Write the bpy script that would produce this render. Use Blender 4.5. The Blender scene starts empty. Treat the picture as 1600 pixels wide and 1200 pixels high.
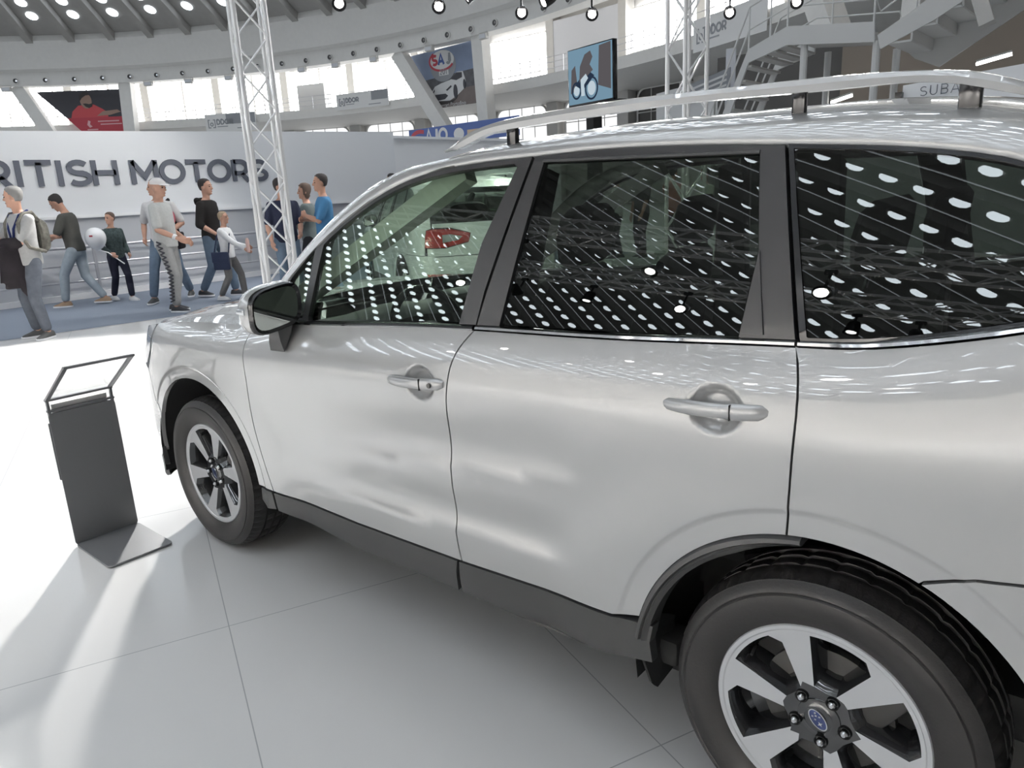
import bpy, bmesh, math, random
import numpy as np
from mathutils import Vector, Matrix
from mathutils.geometry import delaunay_2d_cdt
random.seed(7)
SC = bpy.context.scene
COL = SC.collection
PI = math.pi

# ------------------------------------------------------------------ materials
MATS = {}
def mat(name, base=(.8,.8,.8), rough=.5, metal=0., coat=0., coatr=.03, spec=.5, emit=None, est=0., noise=0., nscale=20., bump=0., bscale=40., alpha=None):
    m = bpy.data.materials.new(name); m.use_nodes = True
    nt = m.node_tree; b = nt.nodes['Principled BSDF']
    b.inputs['Base Color'].default_value = (*base, 1)
    b.inputs['Roughness'].default_value = rough
    b.inputs['Metallic'].default_value = metal
    b.inputs['Coat Weight'].default_value = coat
    b.inputs['Coat Roughness'].default_value = coatr; b.inputs['Coat IOR'].default_value = 1.7
    b.inputs['Specular IOR Level'].default_value = spec
    if emit:
        b.inputs['Emission Color'].default_value = (*emit, 1)
        b.inputs['Emission Strength'].default_value = est
    if noise or bump:
        tc = nt.nodes.new('ShaderNodeTexCoord')
        no = nt.nodes.new('ShaderNodeTexNoise'); no.inputs['Scale'].default_value = nscale if noise else bscale
        no.inputs['Detail'].default_value = 4
        nt.links.new(tc.outputs['Object'], no.inputs['Vector'])
        if noise:
            mx = nt.nodes.new('ShaderNodeMix'); mx.data_type = 'RGBA'
            mx.inputs[6].default_value = (*[c*(1-noise) for c in base], 1)
            mx.inputs[7].default_value = (*[min(1, c*(1+noise)) for c in base], 1)
            nt.links.new(no.outputs['Fac'], mx.inputs[0]); nt.links.new(mx.outputs[2], b.inputs['Base Color'])
        if bump:
            bp = nt.nodes.new('ShaderNodeBump'); bp.inputs['Strength'].default_value = bump; bp.inputs['Distance'].default_value = .01
            nt.links.new(no.outputs['Fac'], bp.inputs['Height']); nt.links.new(bp.outputs['Normal'], b.inputs['Normal'])
    MATS[name] = m
    return m
def glass(name, tint, refl=1.5, k=1.0):
    m = bpy.data.materials.new(name); m.use_nodes = True; nt = m.node_tree
    for n in list(nt.nodes): nt.nodes.remove(n)
    o = nt.nodes.new('ShaderNodeOutputMaterial'); mx = nt.nodes.new('ShaderNodeMixShader')
    t = nt.nodes.new('ShaderNodeBsdfTransparent'); g = nt.nodes.new('ShaderNodeBsdfGlossy'); ge = nt.nodes.new('ShaderNodeNewGeometry'); dt = nt.nodes.new('ShaderNodeVectorMath'); dt.operation='DOT_PRODUCT'
    def mth(op,a,b=None):
        n=nt.nodes.new('ShaderNodeMath');n.operation=op
        for i,v in enumerate((a,b)):
            if v is None: continue
            if isinstance(v,(int,float)): n.inputs[i].default_value=v
            else: nt.links.new(v,n.inputs[i])
        return n.outputs[0]
    t.inputs['Color'].default_value = (*tint, 1); g.inputs['Roughness'].default_value = 0.0
    g.inputs['Color'].default_value = (k, k, k, 1)
    nt.links.new(ge.outputs['Normal'],dt.inputs[0]); nt.links.new(ge.outputs['Incoming'],dt.inputs[1])
    f0=((refl-1)/(refl+1))**2
    fo=mth('ADD',mth('MULTIPLY',mth('POWER',mth('SUBTRACT',1.,mth('ABSOLUTE',dt.outputs['Value'])),5.),1-f0),f0)
    nt.links.new(fo, mx.inputs[0]); nt.links.new(t.outputs[0], mx.inputs[1]); nt.links.new(g.outputs[0], mx.inputs[2])
    nt.links.new(mx.outputs[0], o.inputs[0]); MATS[name] = m
    return m
def emis(name, col, st):
    m = bpy.data.materials.new(name); m.use_nodes = True; nt = m.node_tree
    for n in list(nt.nodes): nt.nodes.remove(n)
    o = nt.nodes.new('ShaderNodeOutputMaterial'); e = nt.nodes.new('ShaderNodeEmission')
    e.inputs[0].default_value = (*col, 1); e.inputs[1].default_value = st
    nt.links.new(e.outputs[0], o.inputs[0]); MATS[name] = m
    return m

M_paint = mat('silver_paint', (.515,.51,.505), .24, .32, 1.0, .015)
M_white_paint = mat('white_paint', (.80,.82,.80), .35, 0., 1.0, .02)
M_clad = mat('grey_plastic', (.050,.050,.050), .42, bump=.05, bscale=400)
M_gloss = mat('black_gloss', (.008,.008,.009), .12)
M_pillar = mat('satin_black', (.030,.030,.031), .34)
M_black = mat('matte_black', (.012,.012,.012), .8)
M_rubber = mat('tyre_rubber', (.020,.0185,.018), .48, bump=.06, bscale=150)
M_chrome = mat('chrome', (.75,.75,.76), .08, 1.)
M_mach = mat('machined_alloy', (.70,.70,.71), .32, .45, .6, .05)
M_darkalloy = mat('dark_gloss_alloy', (.018,.018,.019), .12, .0, 1., .03)
M_steel = mat('brake_steel', (.09,.088,.085), .45, .6)
M_mirror = mat('mirror_silver', (.80,.84,.80), .01, 1.)
M_inter = mat('dark_interior', (.016,.016,.017), .65)
M_seat = mat('black_fabric', (.012,.012,.013), .85, bump=.15, bscale=250)
M_liner = mat('grey_headliner', (.50,.51,.49), .9)
M_red = mat('red_lens', (.45,.015,.012), .12, coat=1.)
M_clearlens = mat('clear_lens', (.62,.64,.66), .08, .5, 1.)
M_amber = mat('amber_lens', (.7,.5,.35), .1, coat=1.)
M_blue = mat('emblem_blue', (.02,.04,.16), .15, .2, 1.)
M_glass_front = glass('green_glass', (.86,.93,.86), 1.55)
M_glass_wind = glass('windscreen_glass', (.90,.94,.90), 1.5)
M_glass_dark = glass('privacy_glass', (.50,.53,.50), 1.62)
M_lamp_glass = glass('lamp_cover', (.85,.87,.88), 1.5)

# ------------------------------------------------------------------ mesh helpers
def link(o, parent=None):
    COL.objects.link(o)
    if parent is not None: o.parent = parent
    return o
def empty(name, loc=(0,0,0), rz=0., label=None, cat=None, group=None, kind=None):
    o = bpy.data.objects.new(name, None); o.location = loc; o.rotation_euler = (0,0,rz); link(o)
    tag(o, label, cat, group, kind); return o
def tag(o, label=None, cat=None, group=None, kind=None):
    if label: o['label'] = label
    if cat: o['category'] = cat
    if group: o['group'] = group
    if kind: o['kind'] = kind
    return o
class MB:
    def __init__(s): s.v=[]; s.f=[]; s.m=[]; s.cur=0
    def add(s, vs, fs):
        b=len(s.v); s.v.extend([tuple(map(float,p)) for p in vs]); s.f.extend([tuple(b+i for i in f) for f in fs]); s.m.extend([s.cur]*len(fs)); return s
    def box(s, c, d, R=None, bev=0.):
        x,y,z=[q/2 for q in d]
        if bev<=0:
            vs=[(-x,-y,-z),(x,-y,-z),(x,y,-z),(-x,y,-z),(-x,-y,z),(x,-y,z),(x,y,z),(-x,y,z)]
            fs=[(0,3,2,1),(4,5,6,7),(0,1,5,4),(1,2,6,5),(2,3,7,6),(3,0,4,7)]
        else:
            bm=bmesh.new(); bmesh.ops.create_cube(bm,size=1.)
            for v in bm.verts: v.co=Vector((v.co.x*2*x,v.co.y*2*y,v.co.z*2*z))
            bmesh.ops.bevel(bm,geom=bm.edges[:]+bm.verts[:],offset=bev,segments=2,affect='EDGES',profile=.5)
            bm.verts.index_update(); vs=[tuple(v.co) for v in bm.verts]; fs=[[v.index for v in f.verts] for f in bm.faces]; bm.free()
        if R is not None: vs=[tuple(R@Vector(v)) for v in vs]
        return s.add([(v[0]+c[0],v[1]+c[1],v[2]+c[2]) for v in vs],fs)
    def beam(s, p0, p1, w, h=None, up=(0,0,1)):
        h=h or w; p0=Vector(p0);p1=Vector(p1);d=(p1-p0).normalized();u=Vector(up)
        if abs(d.dot(u))>.98: u=Vector((0,1,0))
        r=d.cross(u).normalized();u=r.cross(d)
        vs=[];
        for p in (p0,p1):
            for a,b in ((-1,-1),(1,-1),(1,1),(-1,1)): vs.append(p+r*a*w/2+u*b*h/2)
        return s.add(vs,[(0,1,2,3),(7,6,5,4),(0,4,5,1),(1,5,6,2),(2,6,7,3),(3,7,4,0)])
    def tube(s, pts, r, n=8, cap=True):
        pts=[Vector(p) for p in pts]; rr=r if hasattr(r,'__len__') else [r]*len(pts)
        rings=[]; prev=None
        for i,p in enumerate(pts):
            d=(pts[min(i+1,len(pts)-1)]-pts[max(i-1,0)]).normalized()
            if prev is None:
                a=d.cross(Vector((0,0,1)))
                if a.length<.05: a=d.cross(Vector((0,1,0)))
            else: a=prev-d*prev.dot(d)
            a.normalize(); prev=a; b=d.cross(a)
            rings.append([p+(a*math.cos(t)+b*math.sin(t))*rr[i] for t in [2*PI*k/n for k in range(n)]])
        return s.loft(rings,cap=cap)
    def loft(s, rings, closed=True, cap=True):
        m=len(rings[0]); vs=[p for r in rings for p in r]; fs=[]
        for i in range(len(rings)-1):
            for j in range(m if closed else m-1):
                a=i*m+j;b=i*m+(j+1)%m; fs.append((a,b,b+m,a+m))
        if cap and closed:
            fs.append(tuple(range(m))[::-1]); fs.append(tuple((len(rings)-1)*m+k for k in range(m)))
        return s.add(vs,fs)
    def lathe(s, prof, c, n=64, axis='y', mod=None):
        # prof: list of (radius, along); axis y
        rings=[]
        for k in range(n):
            t=2*PI*k/n; ring=[]
            for i,(r,a) in enumerate(prof):
                rr=r if mod is None else mod(r,a,k,i)
                ring.append((c[0]+rr*math.cos(t),c[1]+a,c[2]+rr*math.sin(t)))
            rings.append(ring)
        m=len(prof); vs=[p for r in rings for p in r]; fs=[]
        for k in range(n):
            for i in range(m-1):
                a=k*m+i;b=((k+1)%n)*m+i; fs.append((a,a+1,b+1,b))
        return s.add(vs,fs)
    def build(s, name, mats, parent=None, smooth=True, angle=35, fix=True):
        me=bpy.data.meshes.new(name); me.from_pydata(s.v,[],s.f)
        for m in (mats if isinstance(mats,(list,tuple)) else [mats]): me.materials.append(m)
        me.polygons.foreach_set('material_index',s.m)
        if fix:
            bm=bmesh.new(); bm.from_mesh(me); bmesh.ops.recalc_face_normals(bm,faces=bm.faces[:]); bm.to_mesh(me); bm.free()
        if smooth:
            me.polygons.foreach_set('use_smooth',[True]*len(me.polygons))
            try: me.set_sharp_from_angle(angle=math.radians(angle))
            except Exception: pass
        me.update()
        return link(bpy.data.objects.new(name,me),parent)
def sellipse(cx,cy,cz,a,b,e,n,ax1,ax2):
    out=[]
    for k in range(n):
        t=2*PI*k/n;c,s_=math.cos(t),math.sin(t)
        u=a*math.copysign(abs(c)**(2/e),c);v=b*math.copysign(abs(s_)**(2/e),s_)
        out.append((cx+ax1[0]*u+ax2[0]*v,cy+ax1[1]*u+ax2[1]*v,cz+ax1[2]*u+ax2[2]*v))
    return out
def copy_tree(o, parent=None):
    c=o.copy(); COL.objects.link(c); c.parent=parent
    if parent is not None: c.matrix_parent_inverse=o.matrix_parent_inverse
    for ch in o.children: copy_tree(ch,c)
    return c
def inpoly(pt, poly):
    x,y=pt;c=False;n=len(poly);j=n-1
    for i in range(n):
        xi,yi=poly[i];xj,yj=poly[j]
        if (yi>y)!=(yj>y) and x<(xj-xi)*(y-yi)/(yj-yi)+xi: c=not c
        j=i
    return c
def parea(p): return sum(p[i-1][0]*p[i][1]-p[i][0]*p[i-1][1] for i in range(len(p)))/2
def ccw(p):
    q=[]
    for a in p:
        if not q or math.hypot(a[0]-q[-1][0],a[1]-q[-1][1])>1e-4: q.append(tuple(a))
    if math.hypot(q[0][0]-q[-1][0],q[0][1]-q[-1][1])<1e-4: q.pop()
    return q if parea(q)>0 else q[::-1]
def inset(p,d):
    n=len(p);o=[]
    for i in range(n):
        a=np.array(p[i-1]);b=np.array(p[i]);c=np.array(p[(i+1)%n])
        e1=(b-a)/np.linalg.norm(b-a);e2=(c-b)/np.linalg.norm(c-b)
        n1=np.array([-e1[1],e1[0]]);n2=np.array([-e2[1],e2[0]])
        m=n1+n2;L=m@m
        if L<.3: m=n1*1.0;k=d
        else: k=2*d/L
        o.append(tuple(b+m*min(k,2.5*d) if d>=0 else b+m*max(k,2.5*d)))
    return o
def resample(p,st):
    o=[]
    for i in range(len(p)):
        a=p[i];b=p[(i+1)%len(p)];L=math.hypot(b[0]-a[0],b[1]-a[1]);k=max(1,int(math.ceil(L/st)))
        for j in range(k): o.append((a[0]+(b[0]-a[0])*j/k,a[1]+(b[1]-a[1])*j/k))
    return o
def pdist(pt,P):
    return np.min(np.hypot(P[:,0]-pt[0],P[:,1]-pt[1]))
def arc(cx,cz,r,a0,a1,n=24):
    return [(cx+r*math.cos(math.radians(a0+(a1-a0)*k/n)),cz+r*math.sin(math.radians(a0+(a1-a0)*k/n))) for k in range(n+1)]
def tri2d(poly,holes,grid,bst,fine=(),rings=()):
    B=resample(poly,bst);H=[resample(ccw(h)[::-1],bst) for h in holes]
    pts=list(B);edges=[(i,(i+1)%len(B)) for i in range(len(B))]
    for h in H:
        b=len(pts);pts+=h;edges+=[(b+i,b+(i+1)%len(h)) for i in range(len(h))]
    bp=np.array(pts)
    xs=[q[0] for q in poly];ys=[q[1] for q in poly]
    def fill(x0,x1,y0,y1,g,test):
        out=[];k=0
        y=math.ceil(y0/g)*g
        while y<y1:
            x=math.ceil(x0/g)*g+(g/2 if k%2 else 0)
            while x<x1:
                if test(x,y) and inpoly((x,y),poly) and not any(inpoly((x,y),h) for h in holes) and pdist((x,y),bp)>.45*min(g,bst*1.5): out.append((x,y))
                x+=g
            y+=g*.87;k+=1
        return out
    ins=fill(min(xs),max(xs),min(ys),max(ys),grid,lambda x,y:all(math.hypot(x-f[0],y-f[1])>f[2] for f in fine) and all(not g[2]-.005<math.hypot(x-g[0],y-g[1])<g[3]+.015 for g in rings))
    for f in fine: ins+=fill(f[0]-f[2],f[0]+f[2],f[1]-f[2],f[1]+f[2],f[3],lambda x,y:math.hypot(x-f[0],y-f[1])<=f[2])
    for cx,cz,ra,rb,st in rings:
        nr=int((rb-ra)/st)+1
        for i in range(nr):
            r=ra+st*i;na=int(2*PI*r/(st*1.7))
            for k in range(na):
                t=2*PI*(k+.5*(i%2))/na;x,y=cx+r*math.cos(t),cz+r*math.sin(t)
                if min(xs)<x<max(xs) and min(ys)<y<max(ys) and inpoly((x,y),poly) and pdist((x,y),bp)>.006: ins.append((x,y))
    nb=len(pts);allp=[Vector(q) for q in pts+ins]
    r=delaunay_2d_cdt(allp,edges,[],0,1e-6)
    V=[tuple(v) for v in r[0]];F=[]
    for f in r[2]:
        c=(sum(V[i][0] for i in f)/3,sum(V[i][1] for i in f)/3)
        if len(f)==3 and inpoly(c,poly) and not any(inpoly(c,h) for h in holes):
            a=(V[f[1]][0]-V[f[0]][0])*(V[f[2]][1]-V[f[0]][1])-(V[f[1]][1]-V[f[0]][1])*(V[f[2]][0]-V[f[0]][0])
            F.append(tuple(f) if a>0 else tuple(f)[::-1])
    # boundary loops by position lookup
    o2n={}
    for i,ol in enumerate(r[3]):
        for q in ol: o2n[q]=i
    loops=[];k=0
    for L in [B]+H:
        lp=[]
        for i in range(k,k+len(L)):
            if i in o2n and (not lp or lp[-1]!=o2n[i]): lp.append(o2n[i])
        loops.append(lp);k+=len(L)
    return V,F,loops
EXPO=1.52
SP={'vis':(20,60),'wall':(33,120),'peo':(160,70),'pool':(1500,58),'pool2':(110,38),'key':(2,60),'back':(1300,72),'wash':(2,95),'bwall_fill':(1600,125)}
def cspline(xs,ys):
    xs=np.array(xs,float);ys=np.array(ys,float);n=len(xs);h=np.diff(xs)
    A=np.zeros((n,n));b=np.zeros(n);A[0,0]=A[-1,-1]=1
    for i in range(1,n-1):
        A[i,i-1]=h[i-1];A[i,i]=2*(h[i-1]+h[i]);A[i,i+1]=h[i]
        b[i]=3*((ys[i+1]-ys[i])/h[i]-(ys[i]-ys[i-1])/h[i-1])
    c=np.linalg.solve(A,b)
    d=np.diff(c)/(3*h);bb=np.diff(ys)/h-h*(2*c[:-1]+c[1:])/3
    def f(x):
        x=np.asarray(x,float);i=np.clip(np.searchsorted(xs,x)-1,0,n-2);t=x-xs[i]
        t=np.clip(t,-.15,h[i]+.15)
        return ys[i]+t*(bb[i]+t*(c[i]+t*d[i]))
    return f
def sstep(a,b,x):
    t=np.clip((np.asarray(x,float)-a)/(b-a),0,1);return t*t*t*(t*(6*t-15)+10)
PROF=cspline([.15,.20,.25,.30,.36,.42,.48,.55,.62,.70,.78,.85,.90,.94,.98,1.02,1.05,1.08,1.11,1.14,1.24,1.34,1.44,1.57,1.65],
             [.13,.088,.062,.046,.034,.025,.019,.019,.0215,.0225,.018,.012,.0085,.0075,.009,.0145,.022,.0335,.048,.064,.102,.138,.172,.215,.243])
ZB=cspline([-2.4,-1.84,-1.4,-.97,-.5,-.09,.1,.28,.6,1.0],[1.04,1.09,1.118,1.143,1.163,1.18,1.205,1.254,1.36,1.45])
# plan curve (arc-length param s; side is straight between -2.8 and .45)
_pf=np.array([(-2.8,0),(-3.0,.010),(-3.15,.035),(-3.28,.085),(-3.385,.17),(-3.455,.30),(-3.50,.48),(-3.525,.68),(-3.53,.9)])
_pr=np.array([(.45,0),(.6,.008),(.74,.03),(.85,.075),(.925,.16),(.965,.32),(.985,.55),(.995,.9)])
def _arc(p):
    L=np.r_[0,np.cumsum(np.hypot(*np.diff(p,axis=0).T))];return L
_lf=_arc(_pf);_lr=_arc(_pr)
SF=-2.8-_lf[-1];SR=.45+_lr[-1]
_fx=cspline(_lf,_pf[:,0]);_fy=cspline(_lf,_pf[:,1]);_rx=cspline(_lr,_pr[:,0]);_ry=cspline(_lr,_pr[:,1])
def plan(s):
    s=np.asarray(s,float)
    lf=np.clip(-2.8-s,0,_lf[-1]);lr=np.clip(s-.45,0,_lr[-1])
    x=np.where(s<-2.8,_fx(lf),np.where(s>.45,_rx(lr),s));y=np.where(s<-2.8,_fy(lf),np.where(s>.45,_ry(lr),0*s))
    return x,y
def zeta(s,z):
    zb=ZB(np.clip(s,-2.4,1.0));
    return np.where(z<.85,z,np.where(z<zb,.85+(z-.85)/(zb-.85)*.29,1.14+z-zb))
HANDLES=[(-1.180,.970,.062,.052),(-.245,1.036,.062,.052)]
GLASSMODE=False
def boff(s,z):
    s=np.asarray(s,float);z=np.asarray(z,float)
    zt=zeta(s,z);b=PROF(zt)
    d=z-(1.165+.06*(s+.5));up=.063+.30*d+.114*d*d+.012*np.clip(-s-1.2,0,1)**2
    if GLASSMODE: return up+0*zt
    w=sstep(1.13,1.17,zt);b=b*(1-w)+up*w
    for zc0,k,A,span,a0,a1,c0,c1 in ((.668,.115,.0105,.22,-1.85,-1.30,-.78,-.52),(.498,.040,.0115,.16,-1.95,-1.35,-.85,-.55)):
        t=np.clip((z-(zc0+k*(s+1.55)))/span,0,1);win=sstep(a0,a1,s)*(1-sstep(c0,c1,s));b=b+A*6.75*t*(1-t)**2*win
    low=1-sstep(.80,1.02,z)
    for hx,r0,r1,r2 in ((0.,.494,.513,.78),(-2.64,.484,.503,.80)):
        d=np.hypot(s-hx,z-.345)
        w=1-sstep(r1,r2,d)
        tgt=.009+.0055*(1-sstep(r0,r1,d))
        b=b*(1-w*low)+tgt*w*low
    for hx,hz,a,c in HANDLES:
        q=((s-hx)/a)**2+((z-hz)/c)**2
        b=b+.024*(1-sstep(.15,1.25,q))
    return b
def S(s,z,off=0.):
    s=np.asarray(s,float);z=np.asarray(z,float)
    x,y=plan(s);e=1e-3
    x1,y1=plan(s-e);x2,y2=plan(s+e)
    tx,ty=x2-x1,y2-y1;L=np.hypot(tx,ty)+1e-12;tx/=L;ty/=L
    b=boff(s,z)+off
    # front/rear faces lean back with height
    lean=np.where(s<-2.8,sstep(-2.8,-3.6,s)*(.10*sstep(.75,1.0,z)+.04*(1-sstep(.25,.5,z))),0)
    lean=lean+np.where(s>.45,sstep(.45,1.3,s)*(.30*np.clip(z-1.0,0,.8)+.0*z),0)
    b=b+lean
    return np.stack([x-ty*b,y+tx*b,z],-1)
def N(s,z):
    e=2e-3
    a=S(s+e,z)-S(s-e,z);c=S(s,z+e)-S(s,z-e)
    n=np.cross(a,c);n/=np.linalg.norm(n,axis=-1,keepdims=True)+1e-12
    return n
# ------------------------------------------------------------------ car panels on the body surface
MIR = {}
def panel(name, poly, m, parent, grid=.035, bst=.022, hem=.018, gap=.0025, off=0., holes=(), fine=(), both=True, back=False, lab=None, rings=()):
    poly=ccw(poly)
    if gap: poly=inset(poly,gap)
    V,F,loops=tri2d(poly,[ccw(h) for h in holes],grid,bst,fine,rings)
    global GLASSMODE
    GLASSMODE='window' in name and 'tailgate' not in name and 'frame' not in name and 'seal' not in name
    A=np.array(V);P3=S(A[:,0],A[:,1],off);NN=N(A[:,0],A[:,1]);GLASSMODE=False
    vs=[tuple(p) for p in P3];fs=list(F);ln=[]
    for f in F: ln+= [tuple(NN[i]) for i in f]
    for L in loops:
        n=len(L);b=len(vs)
        vs+=[tuple(P3[i]) for i in L]+[tuple(P3[i]-NN[i]*hem) for i in L]
        for i in range(n):
            j=(i+1)%n;q=(b+j,b+i,b+n+i,b+n+j)
            a0=np.array(vs[q[0]]);nn=np.cross(np.array(vs[q[1]])-a0,np.array(vs[q[3]])-a0);l=np.linalg.norm(nn);nn=nn/l if l>1e-12 else np.array(NN[L[i]])
            fs.append(q);ln+=[tuple(nn)]*4
    if back:   # closed slab
        b=len(vs); vs+=[tuple(P3[i]-NN[i]*hem) for i in range(len(V))]
        for f in F:
            fs.append(tuple(b+i for i in f[::-1])); ln+=[tuple(-NN[i]) for i in f[::-1]]
    def mk(vs,fs,ln,par):
        me=bpy.data.meshes.new(name);me.from_pydata(vs,[],fs);me.materials.append(m)
        me.polygons.foreach_set('use_smooth',[True]*len(fs));me.update()
        me.normals_split_custom_set(ln)
        o=link(bpy.data.objects.new(name,me),par)
        if lab: o['label']=lab
        return o
    o=mk(vs,fs,ln,parent)
    if both:
        mv=[(p[0],1.8-p[1],p[2]) for p in vs];mf=[];mn=[];k=0
        for f in fs:
            mf.append(tuple(f[::-1]));mn+=[(a[0],-a[1],a[2]) for a in ln[k:k+len(f)][::-1]];k+=len(f)
        MIR[o]=mk(mv,mf,mn,MIR.get(parent,parent))
    return o
def both(o):
    """mirror any built part to the right side of the car"""
    me=o.data.copy();o2=o.copy();o2.data=me;COL.objects.link(o2)
    me.transform(Matrix.Diagonal((1,-1,1,1)));me.transform(Matrix.Translation((0,1.8,0)));me.flip_normals()
    o2.parent=MIR.get(o.parent,o.parent);MIR[o]=o2;return o2
def ribbon(name, path, w, m, parent, off=0., lift=.004, depth=.012, mirror=True):
    """moulding strip following a polyline (s,z) on the body; w = (below, above) widths"""
    P=np.array(resample_open(path,.03));d=np.gradient(P,axis=0);d/=np.linalg.norm(d,axis=1,keepdims=True);nr=np.stack([-d[:,1],d[:,0]],-1)
    prof=[(-w[0],-depth),(-w[0],lift*.4),(-w[0]*.6,lift),(w[1]*.6,lift),(w[1],lift*.4),(w[1],-depth)]
    rings=[]
    for i in range(len(P)):
        ring=[]
        for a,h in prof:
            q=P[i]+nr[i]*a;ring.append(tuple(S(q[0],q[1],off-h)))
        rings.append(ring)
    mb=MB();mb.loft(rings);o=mb.build(name,m,parent,angle=40)
    if mirror: both(o)
    return o
def resample_open(p,st):
    o=[]
    for i in range(len(p)-1):
        a=p[i];b=p[i+1];L=math.hypot(b[0]-a[0],b[1]-a[1]);k=max(1,int(math.ceil(L/st)))
        for j in range(k): o.append((a[0]+(b[0]-a[0])*j/k,a[1]+(b[1]-a[1])*j/k))
    o.append(tuple(p[-1]));return o

RGS=((0,.345,.455,.483,.013),(0,.345,.487,.521,.006),(0,.345,.530,.60,.013),(-2.64,.345,.452,.473,.013),(-2.64,.345,.478,.511,.006),(-2.64,.345,.52,.60,.014))
car=empty('car',(0,0,0),0,'silver estate car with roof rails filling the foreground, dark rear windows','car')
DRIP=[(-2.20,1.035),(-2.06,1.150),(-1.93,1.268),(-1.794,1.371),(-1.709,1.426),(-1.621,1.474),(-1.516,1.522),(-1.413,1.556),(-1.271,1.583),(-1.136,1.596),(-1.009,1.601),(-.848,1.604),(-.702,1.607),(-.587,1.606),(-.463,1.602),(-.342,1.596),(-.23,1.588),(-.078,1.576),(.051,1.563),(.143,1.549),(.199,1.538),(.239,1.526),(.34,1.492),(.44,1.447),(.53,1.390),(.60,1.330)]
DRIPZ=cspline([p[0] for p in DRIP],[p[1] for p in DRIP])
def drip(a,b,n=14,d=0.):
    return [(a+(b-a)*k/n,float(DRIPZ(a+(b-a)*k/n))-d) for k in range(n+1)]
BELT=[(-2.20,1.050),(-2.05,1.071),(-1.873,1.083),(-1.43,1.113),(-.991,1.138),(-.46,1.159),(-.093,1.181),(.032,1.190),(.13,1.207),(.281,1.243),(.42,1.287),(.60,1.350)]
BZ=cspline([p[0] for p in BELT],[p[1] for p in BELT])
def belt(a,b,n=10,d=0.): return [(a+(b-a)*k/n,float(BZ(a+(b-a)*k/n))+d) for k in range(n+1)]
FENDCUT=[(-2.131,1.055),(-2.160,1.002),(-2.176,.906),(-2.181,.753),(-2.156,.611),(-2.114,.477),(-2.087,.402)]
FRCUT=[(-.990,1.138),(-1.036,1.077),(-1.063,.978),(-1.080,.814),(-1.085,.666),(-1.078,.518),(-1.069,.410)]
RRCUT=[(-.095,1.181),(-.076,1.099),(-.073,.984),(-.078,.787)]
def smooth_path(p,n=6):
    p=np.array(p,float);t=np.r_[0,np.cumsum(np.hypot(*np.diff(p,axis=0).T))];fx=cspline(t,p[:,0]);fz=cspline(t,p[:,1])
    u=np.linspace(0,t[-1],(len(p)-1)*n+1);return [(float(fx(q)),float(fz(q))) for q in u]
FENDCUT=smooth_path(FENDCUT);FRCUT=smooth_path(FRCUT);RRCUT=smooth_path(RRCUT,4)
HND=[(HANDLES[0][0],HANDLES[0][1],.10,.009),(HANDLES[1][0],HANDLES[1][1],.10,.009)]
# front door
fd=panel('front_door',belt(-2.131,-.990)+FRCUT+[(-1.582,.397),(-2.087,.402)]+FENDCUT[::-1],M_paint,car,fine=HND[:1],rings=RGS)
RB=(-2.087,.402)
rarc=arc(0,.345,.447,100,165,26)
rd=panel('rear_door',belt(-.990,-.095)+RRCUT+rarc+[(-.51,.440),(-1.069,.410)]+FRCUT[::-1],M_paint,car,fine=HND[1:],rings=RGS)
# front fender
farc=arc(-2.64,.345,.442,7.5,150,40)
HOODEDGE=smooth_path([(-2.20,1.050),(-2.35,1.047),(-2.52,1.040),(-2.75,1.026),(-2.93,1.008)],4)
panel('front_fender',HOODEDGE[::-1]+[(-2.131,1.055)]+FENDCUT+[(-2.20,.402)]+farc+[(-3.055,.62),(-3.10,.78),(-3.03,.86)],M_paint,car,rings=RGS)
# quarter panel with the D pillar
qtop=belt(-.095,.60,14)
panel('quarter_panel',RRCUT[::-1]+qtop+[(.66,1.40),(.62,1.47),(.50,1.535)]+[(.60,1.56),(.86,1.50),(.98,1.30),(1.0,1.12),(.93,1.10),(.90,.82),(.334,.811),(.264,.798),(.183,.765)]+arc(0,.345,.447,67,100,14),M_paint,car,rings=RGS)
panel('rear_bumper',arc(0,.345,.448,-4,67,24)+[(.264,.796),(.334,.809),(.90,.818),(1.05,.80),(SR-.002,.80),(SR-.002,.34),(.9,.30)],M_paint,car,gap=.002,grid=.05,rings=RGS)
panel('tail_light',[(.935,1.098),(1.0,1.112),(1.22,1.108),(1.45,1.05),(1.42,.955),(1.15,.90),(.91,.905)],M_red,car,off=-.006,hem=.03,grid=.05)
panel('reverse_lens',[(1.12,1.045),(1.22,1.05),(1.36,1.02),(1.30,.975),(1.12,.955)],M_clearlens,car,off=-.009,hem=.01,grid=.05)
panel('tailgate',[(1.005,1.125),(1.22,1.118),(1.455,1.05),(1.42,.95),(1.15,.895),(.935,.90),(.935,.805),(1.06,.805),(SR-.001,.805),(SR-.001,1.17),(1.01,1.17)],M_paint,car,grid=.05)
panel('tailgate_window_frame',[(.99,1.172),(SR-.001,1.172),(SR-.001,1.55),(.90,1.55),(.90,1.5)],M_gloss,car,grid=.05,holes=[[(1.07,1.20),(SR-.004,1.20),(SR-.004,1.49),(1.02,1.49)]])
panel('tailgate_window',[(1.07,1.20),(SR-.001,1.20),(SR-.001,1.49),(1.02,1.49)],M_glass_dark,car,off=.004,grid=.06,hem=.004,back=True)
panel('rear_bumper_insert',[(1.0,.52),(SR-.002,.52),(SR-.002,.36),(1.0,.36)],M_clad,car,off=-.008,grid=.06)
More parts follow.
